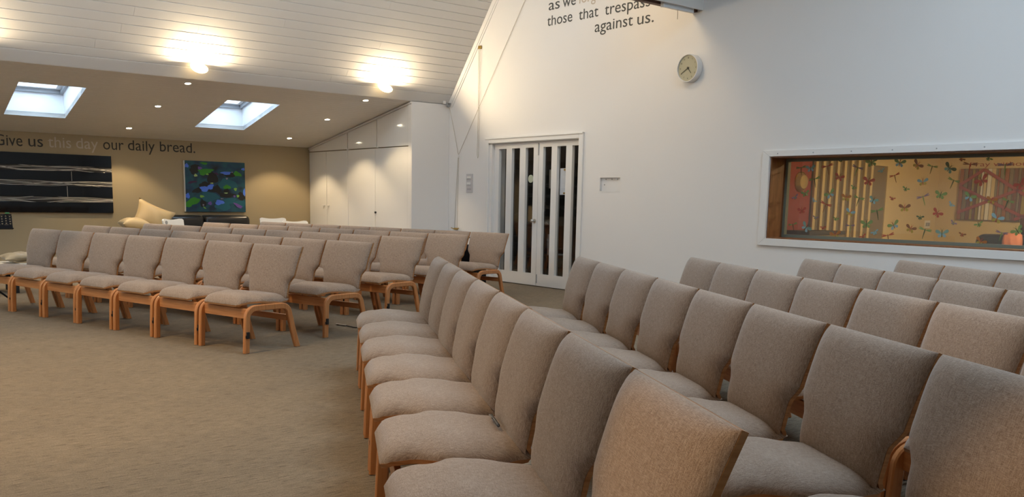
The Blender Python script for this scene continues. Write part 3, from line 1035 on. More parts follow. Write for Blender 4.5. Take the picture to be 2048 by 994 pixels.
# ------------------------------------------------------------------ lettering on the walls
L1 = thing('wall_lettering', 'large words Give us this day our daily bread along the tan wall', 'lettering', (0, YB - 0.0015, 0))
for w_, xa, xb, zb, mm in (('Give', 2.60, 2.961, 1.825, 'letter2'), ('us', 3.04, 3.236, 1.828, 'letter2'), ('this', 3.305, 3.625, 1.830, 'letterpale'), ('day', 3.695, 4.011, 1.833, 'letterpale'),
                         ('our', 4.084, 4.388, 1.837, 'letter2'), ('daily', 4.453, 4.866, 1.843, 'letter2'), ('bread.', 4.946, 5.513, 1.848, 'letter2')):
    me = text_mesh('word', w_, M[mm], width=xb - xa, height=0.208)
    put('word', me, L1, mtx=frame((xa, 0, zb), (1, 0, 0), (0, 0, 1)))
L2 = thing('wall_lettering', 'large words as we forgive those that trespass against us high on the white wall', 'lettering', (XD - 0.0015, 0, 0))
for w_, ya, yb, zb, mm in (('as', 9.607, 9.388, 3.665, 'letter'), ('we', 9.33, 9.081, 3.665, 'letter'), ('forgive', 9.025, 8.50, 3.665, 'lettersand'),
                         ('those', 9.629, 9.138, 3.468, 'letter'), ('that', 9.015, 8.659, 3.464, 'letter'), ('trespass', 8.544, 7.785, 3.460, 'letter'),
                         ('against', 8.713, 8.057, 3.277, 'letter'), ('us.', 7.983, 7.719, 3.272, 'letter')):
    me = text_mesh('word', w_, M[mm], width=ya - yb, height=0.170)
    put('word', me, L2, mtx=frame((0, ya, zb), (0, -1, 0), (0, 0, 1)))

# ------------------------------------------------------------------ wall pictures
AX0, AX1, AZ0, AZ1 = 1.75, 4.185, 0.862, 1.735
ar = thing('black_wall_panel', 'wide glossy black wall panel with bands of pale wavy strands', 'wall art', (0, YB - 0.04, 0))
boxo('backing', (AX0, 0.012, AZ0), (AX1, 0.039, AZ1), M['black'], ar)
HZ = AZ1 - AZ0
bands = [(1 - 0.245, 0.085), (1 - 0.50, 0.075), (1 - 0.775, 0.085)]      # centre height, thickness (share of the panel)
rows_z = [(1 - 0.20, 1.0), (1 - 0.45, 1 - 0.292), (1 - 0.725, 1 - 0.545), (0.0, 1 - 0.822)]
splits = [None, 3.60, 3.53, None]
for (a, b_), sp_ in zip(rows_z, splits):
    xs = [AX0, AX1] if sp_ is None else [AX0, sp_, AX1]
    for xa, xb in zip(xs, xs[1:]):
        boxo('black_tile', (xa + 0.002, 0.0, AZ0 + a * HZ), (xb - 0.002, 0.0118, AZ0 + b_ * HZ), M['blackart'], ar, bevel=0.0015)
for sp_, (a, b_) in zip(splits, rows_z):
    if sp_:
        boxo('pale_joint', (sp_ - 0.004, 0.001, AZ0 + a * HZ), (sp_ + 0.004, 0.0119, AZ0 + b_ * HZ), M['strand'], ar)
for (c, t_) in bands:
    for j in range(6):
        z_ = AZ0 + (c + (j / 5 - 0.5) * t_ * 0.95) * HZ
        ph, ph2, am = random.uniform(0, 6), random.uniform(0, 6), random.uniform(0.006, 0.016)
        pts = []
        for i in range(60):
            x = AX0 + (AX1 - AX0 - 0.004) * i / 59 + 0.002
            pts.append((x, 0.006, z_ + am * math.sin(x * 4.5 + ph) + am * 0.6 * math.sin(x * 9.3 + ph2)))
        q = MB()
        q.tube(pts, random.uniform(0.0016, 0.0034), 5)
        put('strand', q.mesh('strand', M['strand'], smooth=60), ar)

pw0, pw1, pz0, pz1 = 5.305, 6.335, 0.895, 1.722
pt = thing('abstract_painting', 'square dark blue abstract painting with green and blue patches above the sofa', 'painting', (pw0, YB - 0.045, pz0))
PW, PH = pw1 - pw0, pz1 - pz0
boxo('canvas', (0, 0.0, 0), (PW, 0.044, PH), mat('white_canvas', (0.65, 0.63, 0.58), 0.8), pt)
pm = mat('deep_blue_paint', (0.006, 0.035, 0.07), 0.55)
t = NT(pm)
nz = t.noise((2.2, 2.2, 2.8), 1.6, 2, 0.5)
rr = t.ramp(nz, 0, [(0.32, (0.004, 0.012, 0.022)), (0.45, (0.005, 0.045, 0.10)), (0.56, (0.006, 0.08, 0.115)), (0.68, (0.005, 0.022, 0.05))])
t.l(rr, 0, t.b, 'Base Color')
boxo('paint_ground', (0.012, -0.0015, 0), (PW, 0.0, PH), pm, pt)
PC = dict(blue=(0.07, 0.19, 0.80), green=(0.03, 0.24, 0.015), lime=(0.20, 0.42, 0.06), pale=(0.36, 0.50, 0.20), purple=(0.13, 0.07, 0.33), dark=(0.004, 0.006, 0.008),
          teal=(0.006, 0.105, 0.15), mauve=(0.05, 0.012, 0.06), lilac=(0.25, 0.2, 0.3))
PM = {a: mat(a + '_paint', b_, 0.5) for a, b_ in PC.items()}
# share of width, share of height (down), half sizes, turn, colour
BL = [(0.18, 0.15, 0.07, 0.09, 0, 'dark'), (0.14, 0.20, 0.05, 0.07, 0.4, 'dark'), (0.45, 0.33, 0.09, 0.13, 0, 'dark'), (0.33, 0.47, 0.10, 0.06, 0, 'dark'), (0.52, 0.55, 0.07, 0.08, 0, 'dark'),
      (0.20, 0.58, 0.08, 0.05, 0.3, 'dark'), (0.74, 0.25, 0.12, 0.05, 0, 'dark'), (0.68, 0.66, 0.14, 0.05, 0, 'dark'), (0.95, 0.68, 0.09, 0.08, 0, 'dark'), (0.29, 0.82, 0.05, 0.09, 0, 'dark'),
      (0.68, 0.58, 0.05, 0.05, 0, 'dark'), (0.62, 0.88, 0.13, 0.09, 0, 'teal'), (0.74, 0.77, 0.10, 0.06, 0, 'teal'), (0.92, 0.83, 0.10, 0.07, 0, 'teal'), (0.40, 0.70, 0.14, 0.10, 0, 'teal'), (0.70, 0.44, 0.16, 0.10, 0, 'teal'),
      (0.04, 0.10, 0.035, 0.04, 0, 'blue'), (0.97, 0.13, 0.03, 0.025, 0, 'blue'), (0.68, 0.22, 0.085, 0.032, 0, 'blue'), (0.32, 0.545, 0.075, 0.055, 0, 'blue'), (0.42, 0.50, 0.05, 0.05, 0.6, 'blue'),
      (0.56, 0.81, 0.075, 0.05, 0.1, 'blue'), (0.04, 0.69, 0.04, 0.05, -0.3, 'blue'), (0.98, 0.60, 0.02, 0.075, 0, 'blue'),
      (0.32, 0.045, 0.06, 0.022, -0.1, 'green'), (0.35, 0.19, 0.12, 0.045, 0.05, 'green'), (0.30, 0.24, 0.06, 0.04, 0, 'green'), (0.87, 0.23, 0.07, 0.045, -0.3, 'green'), (0.69, 0.50, 0.065, 0.04, 0, 'green'),
      (0.11, 0.81, 0.14, 0.065, 0.4, 'green'), (0.05, 0.86, 0.06, 0.05, 0, 'green'), (0.83, 0.54, 0.025, 0.032, 0, 'lime'), (0.87, 0.675, 0.022, 0.025, 0, 'lime'), (0.27, 0.695, 0.035, 0.025, 0, 'lime'),
      (0.18, 0.285, 0.027, 0.027, 0, 'pale'), (0.37, 0.255, 0.022, 0.017, 0, 'lime'), (0.44, 0.43, 0.027, 0.010, 0, 'pale'), (0.67, 0.62, 0.032, 0.011, 0, 'pale'), (0.31, 0.92, 0.028, 0.012, -0.6, 'lime'),
      (0.25, 0.14, 0.035, 0.03, 0, 'purple'), (0.12, 0.42, 0.075, 0.022, 0.2, 'mauve'), (0.52, 0.24, 0.04, 0.02, -0.5, 'mauve'), (0.40, 0.83, 0.032, 0.035, 0, 'purple'), (0.87, 0.87, 0.08, 0.033, -0.5, 'purple'),
      (0.69, 0.33, 0.018, 0.018, 0, 'lilac'), (0.29, 0.865, 0.014, 0.018, 0, 'lilac'), (0.60, 0.735, 0.025, 0.009, 0, 'lilac'), (0.81, 0.68, 0.018, 0.022, 0.8, 'purple'), (0.78, 0.20, 0.012, 0.012, 0, 'lilac')]
for i, (u, v, a, b_, tn, c) in enumerate(BL):
    n = 16
    pp = []
    for j in range(n):
        an = 2 * PI * j / n
        wob = 1 + 0.16 * math.sin(3 * an + i) + 0.1 * math.sin(5 * an + 2 * i)
        x, z = a * PW * math.cos(an) * wob, b_ * PH * math.sin(an) * wob
        x, z = x * math.cos(tn) - z * math.sin(tn), x * math.sin(tn) + z * math.cos(tn)
        pp.append((min(max(u * PW + x, 0.013), PW - 0.001), -0.0018 - 0.00012 * i, min(max((1 - v) * PH + z, 0.001), PH - 0.001)))
    q = MB()
    q.prism(pp, (0, 0.0003, 0))
    put('paint_patch', q.mesh('paint_patch', PM[c]), pt)

# ------------------------------------------------------------------ clock
ck = thing('wall_clock', 'round white wall clock with cream face high on the white wall', 'clock', (XD, 7.105, 2.684))
m4 = frame((0, 0, 0), (0, -1, 0), (0, 0, 1))          # z of the frame points into the room (-x)
q = MB()
q.lathe([(0.0, 0.0), (0.150, 0.0), (0.154, 0.004), (0.154, 0.075), (0.151, 0.082), (0.146, 0.083), (0.142, 0.080), (0.141, 0.066)], 56, m4)
put('case', q.mesh('case', M['satin'], smooth=35), ck)
q = MB()
q.lathe([(0.0, 0.067), (0.1415, 0.066)], 56, m4)
put('face', q.mesh('face', M['clockface'], smooth=35), ck)
dk = mat('dark_olive_hands', (0.06, 0.055, 0.035), 0.5)
for h in range(1, 13):
    me = text_mesh('numeral', str(h), dk, height=0.021)
    xs = [v.co.x for v in me.vertices]
    a = PI / 2 - h * PI / 6
    put('numeral', me, ck, mtx=m4 @ Matrix.Translation((0.112 * math.cos(a) - max(xs) / 2, 0.112 * math.sin(a) - 0.007, 0.0672)))


def hand(ang_clock, ln, w0, w1, z, name):
    a = PI / 2 - math.radians(ang_clock)
    d, n = Vector((math.cos(a), math.sin(a), 0)), Vector((-math.sin(a), math.cos(a), 0))
    q = MB()
    pp = [d * -0.018 + n * w0, d * -0.018 - n * w0, d * ln - n * w1, d * ln + n * w1]
    q.prism([m4 @ (p + Vector((0, 0, z))) for p in pp], m4.to_3x3() @ Vector((0, 0, 0.002)))
    put(name, q.mesh(name, dk), ck)


hand(240, 0.108, 0.004, 0.0025, 0.0725, 'minute_hand')
hand(140, 0.075, 0.0045, 0.003, 0.0695, 'hour_hand')
q = MB()
q.lathe([(0.011, 0.068), (0.011, 0.0775), (0.0, 0.078)], 16, m4)
put('hub', q.mesh('hub', dk), ck)

# ------------------------------------------------------------------ small fittings on the door wall
hp = thing('access_hatch', 'small white access hatch set into the white wall beside the doors', 'hatch', (XD, 0, 0))
y0, y1, z0, z1 = HATCH
boxo('panel', (0.032, y0, z0), (0.05, y1, z1), M['wall'], hp)
boxo('bottom_edge', (-0.003, y0 - 0.004, z0 - 0.014), (0.031, y1 + 0.004, z0 + 0.0), M['satin'], hp)
for yy, zz in ((8.45, 1.468), (8.345, 1.468), (8.245, 1.468), (8.475, 1.40)):
    q = MB()
    q.cyl((0.027, yy, zz), (0.032, yy, zz), 0.007, n=8)
    put('screw', q.mesh('screw', M['grey']), hp)

sw = thing('light_switch', 'tall grey switch panel on the white wall left of the doors', 'switch', (XD, 11.325, 1.425))
boxo('plate', (-0.012, -0.078, -0.138), (-0.0005, 0.078, 0.138), mat('pale_grey_plastic', (0.52, 0.50, 0.50), 0.5), sw, bevel=0.003)
for zz in (0.085, -0.005):
    for j in range(3):
        boxo('rocker', (-0.026, -0.045 + j * 0.032, zz - 0.016), (-0.0122, -0.018 + j * 0.032, zz + 0.02), M['satin'], sw)
boxo('label_strip', (-0.0135, -0.05, -0.1), (-0.0122, 0.05, -0.075), mat('grey_label', (0.42, 0.40, 0.41), 0.6), sw)

pu = thing('corner_pulley', 'small grey pulley in the corner above the end of the cupboard', 'pulley', (8.17, 11.83, 2.605))
boxo('bracket', (-0.09, -0.012, 0.0), (0.048, 0.012, 0.02), M['grey'], pu)
q = MB()
q.cyl((-0.0, -0.012, -0.012), (-0.0, 0.012, -0.012), 0.028, n=18)
put('wheel', q.mesh('wheel', M['grey'], smooth=40), pu)
q = MB()
q.box((-0.10, -0.014, 0.0), (-0.06, 0.014, 0.045))
put('bracket', q.mesh('bracket', M['satin'], bevel=0.004), pu)
xc = XD - 0.012
HK = (xc, 11.615, 1.842)
hk = thing('cord_hook', 'small white hook gathering the grey cords on the white wall', 'hook', (XD, 11.615, 1.83))
boxo('plate', (-0.005, -0.06, -0.035), (-0.0005, 0.0, 0.03), M['satin'], hk, bevel=0.001)
q = MB()
q.tube([(-0.005, -0.02, 0.0), (-0.03, -0.02, -0.004), (-0.034, -0.02, 0.012)], 0.005)
put('peg', q.mesh('peg', M['satin'], smooth=50), hk)


def cord(pts, label, r=0.0030):
    q = MB()
    q.tube(pts, r, 6)
    return tag(put('cord', q.mesh('cord', M['cord'], smooth=60)), label, 'cord', 'blind cords on the white wall')


cord([(8.16, 11.80, 2.575), (8.19, 11.72, 2.25), (xc, 11.62, 1.86)], 'grey cord running from the corner pulley down to the wall hook')
cord([(xc, 11.613, 1.85), (xc, 11.0, 2.66), (xc, 10.3, 3.59), (xc, 9.8, 4.25)], 'grey cord rising steeply from the wall hook across the white wall')
cord([(xc, 11.622, 1.81), (xc, 11.66, 1.3), (xc, 11.695, 0.74)], 'grey cord hanging from the hook, nearer the cupboard')
cord([(xc + 0.003, 11.612, 1.81), (xc + 0.003, 11.625, 1.3), (xc + 0.003, 11.63, 0.74)], 'grey cord hanging from the hook, nearer the doors')
xq = xc - 0.014
cord([(xq, 11.115, 3.36), (xq, 11.105, 2.5), (xq, 11.115, 1.83), (xq, 11.10, 1.79), (xq, 11.085, 1.83), (xq, 11.08, 2.5), (xq, 11.085, 3.36)], 'looped pull cord hanging from the gable trim beside the doors', 0.0028)
q = MB()
q.box((XD - 0.03, 11.07, 3.34), (XD - 0.0, 11.13, 3.385))
tag(put('cord_eye', q.mesh('cord_eye', M['brass'], bevel=0.006)), 'small brass eye at the top of the looped pull cord', 'cord eye')
cl = thing('cord_cleat', 'brass cleat on the white wall where the two cords end behind the chairs', 'cleat', (XD, 11.66, 0.735))
boxo('base', (-0.02, -0.04, -0.015), (-0.0005, 0.04, 0.015), M['brass'], cl)
q = MB()
q.tube([(-0.03, -0.1, 0.012), (-0.028, -0.03, 0.0), (-0.028, 0.03, 0.0), (-0.03, 0.1, 0.012)], 0.008)
put('horns', q.mesh('horns', M['brass'], smooth=50), cl)
lb = thing('light_box', 'slim white box fitting with a pull cord under the high beam', 'light fitting', (7.527, 7.040, 3.373))
bx = [7.46, 8.02]
boxo('housing', (0.10, -0.021, -0.115), (0.58, 0.021, -0.03), mat('white_enamel', (0.72, 0.74, 0.76), 0.4), lb, bevel=0.004)
boxo('end_cap', (0.088, -0.022, -0.118), (0.10, 0.022, -0.028), M['satin'], lb)
q = MB()
q.tube([(0.34, -0.0, -0.115), (0.34, -0.0, -0.21)], 0.004)
put('pull_cord', q.mesh('pull_cord', M['cord']), lb)
q = MB()
q.box((0.2, -0.027, -0.06), (0.23, -0.021, -0.03))
q.box((0.44, -0.027, -0.06), (0.47, -0.021, -0.03))
put('hanger', q.mesh('hanger', M['satin']), lb)

# ------------------------------------------------------------------ chairs
HWB = 0.293      # half width of the back at its top


def lerp_tab(tab, x):
    if x <= tab[0][0]:
        return tab[0][1]
    for (a, b_), (c, d) in zip(tab, tab[1:]):
        if x <= c:
            t_ = (x - a) / (c - a)
            t_ = t_ * t_ * (3 - 2 * t_)
            return b_ + (d - b_) * t_
    return tab[-1][1]


SEAT_W = [(-0.275, 0.195), (-0.25, 0.218), (-0.175, 0.222), (-0.085, 0.272), (-0.02, 0.275), (0.08, 0.258), (0.17, 0.222), (0.23, 0.212)]
SEAT_Z = [(-0.275, 0.360), (-0.235, 0.373), (-0.17, 0.379), (-0.10, 0.384), (0.0, 0.376), (0.10, 0.364), (0.18, 0.366), (0.23, 0.378)]
BACK_W = [(0.0, 0.226), (0.27, 0.231), (0.47, 0.281), (1.0, HWB)]


def back_c(s_):
    """centre line of the back, s_ 0..1 -> (y, z) and its slope"""
    z = 0.383 + s_ * 0.403
    y = 0.178 + 0.052 * s_ + 0.058 * s_ * s_
    return y, z


def ease(n):
    return [0.5 - 0.5 * math.cos(PI * i / n) for i in range(n + 1)]


def cushion(name, wf, cf, s0, s1, T, nu=14, nv=18, pw=3.2, m=None, dip=0.0):
    """padded slab: cf(s) -> point on the shell and outward normal, wf(s) -> half width"""
    q = MB()
    U, V = ease(nu), ease(nv)
    for top in (1, 0):
        vs = []
        for v in V:
            s_ = s0 + (s1 - s0) * v
            (y, z), (ny, nz_) = cf(s_)
            w_ = wf(s_)
            ev = max(0.0, 1 - abs(2 * v - 1) ** 7.0) ** 0.5
            for u in U:
                a = 2 * u - 1
                eu = max(0.0, 1 - abs(a) ** pw) ** 0.5
                h_ = T * eu * ev if top else 0.0
                if dip:
                    h_ *= 1 - dip * abs(a) ** 4 * math.exp(-((s_ + 0.125) / 0.035) ** 2)
                vs.append((a * w_, y + ny * h_, z + nz_ * h_))
        n1 = nu + 1
        q.add(vs, [(j * n1 + i, j * n1 + i + 1, (j + 1) * n1 + i + 1, (j + 1) * n1 + i) for j in range(nv) for i in range(nu)])
    return q.mesh(name, m or M['fabric'], smooth=65, weld=True)


def seat_cf(y):
    z = lerp_tab(SEAT_Z, y)
    return (y, z), (0.0, 1.0)


def back_cf(s_):
    y, z = back_c(s_)
    y2, z2 = back_c(s_ + 0.01)
    d = Vector((y2 - y, z2 - z)).normalized()
    return (y, z), (-d.y, d.x)


def shell_mesh():
    q = MB()
    th = 0.014
    line = [(lerp_tab(SEAT_Z, y), y, lerp_tab(SEAT_W, y) + 0.001) for y in [-0.274 + 0.018 * i for i in range(27)]]
    pts = [(y, z, w_) for z, y, w_ in line]
    pts = [p for p in pts if p[0] < 0.165]
    pts += [(0.185, 0.368, 0.216), (0.196, 0.380, 0.214)]
    for i in range(1, 23):
        s_ = i / 22
        y, z = back_c(s_)
        pts.append((y + 0.001, z, lerp_tab(BACK_W, s_) + 0.001))
    n = len(pts)
    vs = []
    for i, (y, z, w_) in enumerate(pts):
        a, b_ = pts[max(i - 1, 0)], pts[min(i + 1, n - 1)]
        d = Vector((b_[0] - a[0], b_[1] - a[1])).normalized()
        ny, nz_ = d.y, -d.x       # away from the padding
        for (sx, o_) in ((-1, 0.0), (1, 0.0), (1, th), (-1, th)):
            vs.append((sx * w_, y + ny * o_, z + nz_ * o_))
    fs = []
    for i in range(n - 1):
        for k_ in range(4):
            fs.append((i * 4 + k_, i * 4 + (k_ + 1) % 4, (i + 1) * 4 + (k_ + 1) % 4, (i + 1) * 4 + k_))
    fs += [(3, 2, 1, 0), ((n - 1) * 4, (n - 1) * 4 + 1, (n - 1) * 4 + 2, (n - 1) * 4 + 3)]
    q.add(vs, fs)
    return q.mesh('plywood_shell', M['ply'], smooth=40)


def side_frame_mesh():
    q = MB()
    path = [(-0.252, 0.004), (-0.246, 0.15), (-0.240, 0.255)]
    cx_, cz_, r_ = -0.165, 0.262, 0.075
    for i in range(1, 8):
        a = PI - i * (PI / 2) / 7
        path.append((cx_ + r_ * math.cos(a), cz_ + r_ * math.sin(a)))
    path += [(-0.05, 0.338), (0.05, 0.337)]
    c2, z2, r2 = 0.085, 0.262, 0.075
    for i in range(0, 7):
        a = PI / 2 - i * (PI / 2 - 0.38) / 6
        path.append((c2 + r2 * math.cos(a), z2 + r2 * math.sin(a)))
    path += [(0.188, 0.155), (0.232, 0.004)]
    t_, w_, c = 0.023, 0.0165, 0.006
    sec = [(-w_ + c, -t_), (w_ - c, -t_), (w_, -t_ + c), (w_, t_ - c), (w_ - c, t_), (-w_ + c, t_), (-w_, t_ - c), (-w_, -t_ + c)]
    vs = []
    n = len(path)
    for i, p in enumerate(path):
        a, b_ = path[max(i - 1, 0)], path[min(i + 1, n - 1)]
        d = Vector((b_[0] - a[0], b_[1] - a[1])).normalized()
        if i in (0, n - 1):
            ny, nz_ = (1.0 if i == 0 else -1.0) * -1, 0.0
            k_ = 1 / max(abs(d.y), 0.3)
        else:
            ny, nz_ = -d.y, d.x
            k_ = 1.0
        for sx, so in sec:
            vs.append((sx, p[0] + ny * so * k_, p[1] + nz_ * so * k_))
    m_ = 8
    fs = [(i * m_ + k_, i * m_ + (k_ + 1) % m_, (i + 1) * m_ + (k_ + 1) % m_, (i + 1) * m_ + k_) for i in range(n - 1) for k_ in range(m_)]
    fs += [tuple(range(m_ - 1, -1, -1)), tuple(range((n - 1) * m_, n * m_))]
    q.add(vs, fs)
    return q.mesh('side_frame', M['beech'], smooth=30)


me_seat = cushion('seat_cushion', lambda y: lerp_tab(SEAT_W, y), seat_cf, -0.275, 0.215, 0.060, 20, 34, 5.0, dip=0.45)
me_back = cushion('back_cushion', lambda s_: lerp_tab(BACK_W, s_), back_cf, 0.0, 1.0, 0.050, 18, 30, 4.2)
me_shell = shell_mesh()
me_frame = side_frame_mesh()
me_apron = boxm('front_apron', (-0.260, -0.228, 0.258), (0.260, -0.206, 0.334), 'beechx', 0.003)
me_rail = boxm('rear_rail', (-0.260, 0.142, 0.215), (0.260, 0.164, 0.262), 'beechx', 0.003)
q = MB()
q.box((0.0, -0.012, 0.115), (0.012, 0.012, 0.165))
q.box((0.0, -0.02, 0.118), (0.006, 0.012, 0.140))
me_clip = q.mesh('ganging_clip', M['black'], bevel=0.002)
q = MB()
q.cyl((0, 0, 0), (0, 0, 0.006), 0.014, n=10)
me_glide = q.mesh('glide', M['metal'])
XF = 0.2765
PITCH = 0.6093


def build_chair():
    o = bpy.data.objects.new('stacking_chair', None)
    COL.objects.link(o)
    o.empty_display_size = 0.1
    put('seat_cushion', me_seat, o)
    put('back_cushion', me_back, o)
    put('plywood_shell', me_shell, o)
    for s_ in (-1, 1):
        put('side_frame', me_frame, o, (s_ * XF, 0, 0))
        put('glide', me_glide, o, (s_ * XF, -0.252, 0))
        put('glide', me_glide, o, (s_ * XF, 0.231, 0))
    put('front_apron', me_apron, o)
    put('rear_rail', me_rail, o)
    put('ganging_clip', me_clip, o, (XF + 0.0165, -0.248, 0))
    return o


ORD = ['end chair', 'second', 'third', 'fourth', 'fifth', 'sixth', 'seventh', 'eighth']
ROWS = [  # name, top-centre of the first chair, direction along the row, number, label of the row
    ('A', 2.215, 10.479, -75.20, 7, 'L', 'front row'), ('B', 2.970, 11.490, -75.74, 8, 'L', 'second row'), ('C', 3.893, 12.210, -74.31, 8, 'L', 'third row'),
    ('D', 4.891, 12.776, -75.02, 8, 'L', 'fourth row'), ('E', 5.903, 13.158, -77.27, 8, 'L', 'back row'),
    ('R1', 3.420, 4.991, -117.90, 8, 'R', 'front row'), ('R2', 4.393, 4.637, -119.44, 8, 'R', 'second row'), ('R3', 5.191, 4.273, -119.75, 7, 'R', 'third row'),
    ('R4', 5.945, 3.812, -123.02, 5, 'R', 'fourth row'), ('R5', 6.579, 3.400, -121.81, 3, 'R', 'back row')]
YTOP = 0.290
proto = None
for nm, x, y, ang, n, blk, rl in ROWS:
    a = math.radians(ang)
    ex = Vector((math.cos(a), math.sin(a), 0))
    ey = Vector((-math.sin(a), math.cos(a), 0))
    for i in range(n):
        p = Vector((x, y, 0)) + ex * PITCH * i - ey * YTOP
        if proto is None:
            proto = build_chair()
            o = proto
        else:
            o = proto.copy()
            COL.objects.link(o)
            for ch in proto.children:
                c = ch.copy()
                COL.objects.link(c)
                c.parent = o
        o.location = p + Vector((random.uniform(-0.001, 0.001), random.uniform(-0.006, 0.006), 0))
        o.rotation_euler = (0, 0, a + random.uniform(-0.003, 0.003))
        if blk == 'L':
            j = n - 1 - i
            w_ = 'at the aisle end' if j == 0 else ORD[j] + ' from the aisle'
            lab = 'taupe chair %s, %s before the tan wall' % (w_, rl)
            grp = 'padded chairs in rows before the tan wall'
        else:
            w_ = 'at the door end' if i == 0 else ORD[i] + ' from the door end'
            lab = 'taupe chair %s, %s beside the window wall' % (w_, rl)
            grp = 'padded chairs in rows beside the window wall'
        tag(o, lab, 'chair', grp)

# ------------------------------------------------------------------ furniture against the tan wall
sf = thing('black_sofa', 'black leather two-seat sofa against the tan wall under the painting', 'sofa', (4.15, 14.30, 0))
SW = 2.15
put('base', soft_box('base', (0.0, 0.0, 0.08), (SW, 0.9, 0.36), 0.03, M['leather']), sf)
for i in range(2):
    a = 0.24 + i * (SW - 0.48) / 2
    put('seat_cushion', soft_box('seat_cushion', (a, 0.0, 0.36), (a + (SW - 0.48) / 2 - 0.008, 0.62, 0.48), 0.045, M['leather']), sf)
BK = [(0.62, 1.325), (1.335, 2.10)]
for a, b_ in BK:
    put('back_cushion', soft_box('back_cushion', (a, 0.52, 0.44), (b_, 0.88, 0.845), 0.075, M['leather']), sf)
put('back_cushion', soft_box('back_cushion', (0.24, 0.58, 0.44), (0.615, 0.88, 0.70), 0.075, M['leather']), sf)
for a in (0.0, SW - 0.22):
    put('armrest', soft_box('armrest', (a, 0.0, 0.30), (a + 0.22, 0.86, 0.60), 0.07, M['leather']), sf)
for a in (0.08, SW - 0.08):
    for b_ in (0.08, 0.82):
        q = MB()
        q.cyl((a, b_, 0), (a, b_, 0.09), 0.025, n=10)
        put('foot', q.mesh('foot', M['black']), sf)
c1 = put('satin_cushion', pillow_mesh('satin_cushion', 0.60, 0.44, 0.10, M['cush']), mtx=frame((4.60, 14.63, 0.80), (1, 0.0, -0.42), (0.42, 0.22, 1)))
tag(c1, 'large gold satin cushion leaning with one corner up on the black sofa', 'cushion')
c2 = put('satin_cushion', pillow_mesh('satin_cushion', 0.44, 0.30, 0.10, M['cush']), mtx=frame((4.24, 14.37, 0.715), (1, 0.05, -0.08), (0.0, 1, 0.05)))
tag(c2, 'smaller gold satin cushion lying on the arm of the black sofa', 'cushion')


def plastic_chair(x, y, rz, lab, hole=False, ztop=0.842):
    o = thing('plastic_chair', lab, 'chair', (x, y, 0), rz, 'white plastic chairs behind the rows')
    q = MB()

    def back(u, v):
        a = 2 * u - 1
        top = 0.44 + (ztop - 0.44 - 0.03 * (1 - a * a) - 0.035 * abs(a) ** 10) * v
        return (a * (0.20 + 0.025 * v), 0.20 + 0.06 * v - 0.02 * a * a, top)
    for sg in (0, 1):
        q.grid(lambda u, v, sg=sg: (back(u, v)[0], back(u, v)[1] + sg * 0.022, back(u, v)[2]), 16, 8)
    for (uu, vv) in ((0, None), (1, None)):
        q.grid(lambda u, v, uu=uu: (back(uu, v)[0], back(uu, v)[1] + u * 0.022, back(uu, v)[2]), 1, 8)
    q.grid(lambda u, v: (back(u, 1)[0], back(u, 1)[1] + v * 0.022, back(u, 1)[2]), 16, 1)
    q.grid(lambda u, v: (back(u, 0)[0], back(u, 0)[1] + v * 0.022, back(u, 0)[2]), 16, 1)
    put('backrest', q.mesh('backrest', M['plastic'], smooth=50, weld=True), o)
    put('seat', soft_box('seat', (-0.21, -0.21, 0.42), (0.21, 0.205, 0.445), 0.01, M['plastic']), o)
    for sx in (-1, 1):
        for yy in (-0.17, 0.17):
            q = MB()
            q.cyl((sx * 0.18, yy, 0.42), (sx * 0.215, yy * 1.25, 0), 0.016, 0.013, n=10)
            put('leg', q.mesh('leg', M['plastic'], smooth=40), o)
    if hole:
        q = MB()
        q.cyl((-0.155, 0.235, ztop - 0.07), (-0.155, 0.252, ztop - 0.07), 0.028, n=16)
        put('grip', q.mesh('grip', M['grey'], smooth=40), o)['label'] = 'grey finger grip'
    return o


plastic_chair(6.36, 13.95, 0.0, 'white plastic chair with dipped back between the sofa and the cupboard')
plastic_chair(6.42, 13.22, 0.08, 'brightly lit white plastic chair with dipped back nearest the cupboard', ztop=0.815)
plastic_chair(4.80, 13.75, 0.55, 'white plastic chair with a grip in front of the black sofa', True, ztop=0.825)

# music stand at the left edge
ms = thing('music_stand', 'black perforated music stand by the left edge before the black wall panel', 'music stand', (1.75, 11.0, 0))
m4 = frame((-0.25, 0.02, 0.772), (1, 0, 0), (0, 0.25, 1))
q = MB()
nx, nz_ = 13, 4
cw = 0.495 / nx
ch = 0.026


def holed(cx_, cz_, w_, h_, r_):
    o8 = [(-w_, -h_), (0, -h_), (w_, -h_), (w_, 0), (w_, h_), (0, h_), (-w_, h_), (-w_, 0)]
    i8 = [(r_ * math.cos(a), r_ * 0.8 * math.sin(a)) for a in [-3 * PI / 4 + i * PI / 4 for i in range(8)]]
    vs = [m4 @ Vector((cx_ + x, cz_ + y, d)) for d in (0, -0.003) for x, y in o8 + i8]
    fs = []
    for i in range(8):
        j = (i + 1) % 8
        fs += [(i, j, 8 + j, 8 + i), (16 + i, 24 + i, 24 + j, 16 + j), (8 + i, 8 + j, 24 + j, 24 + i)]
    q.add(vs, fs)


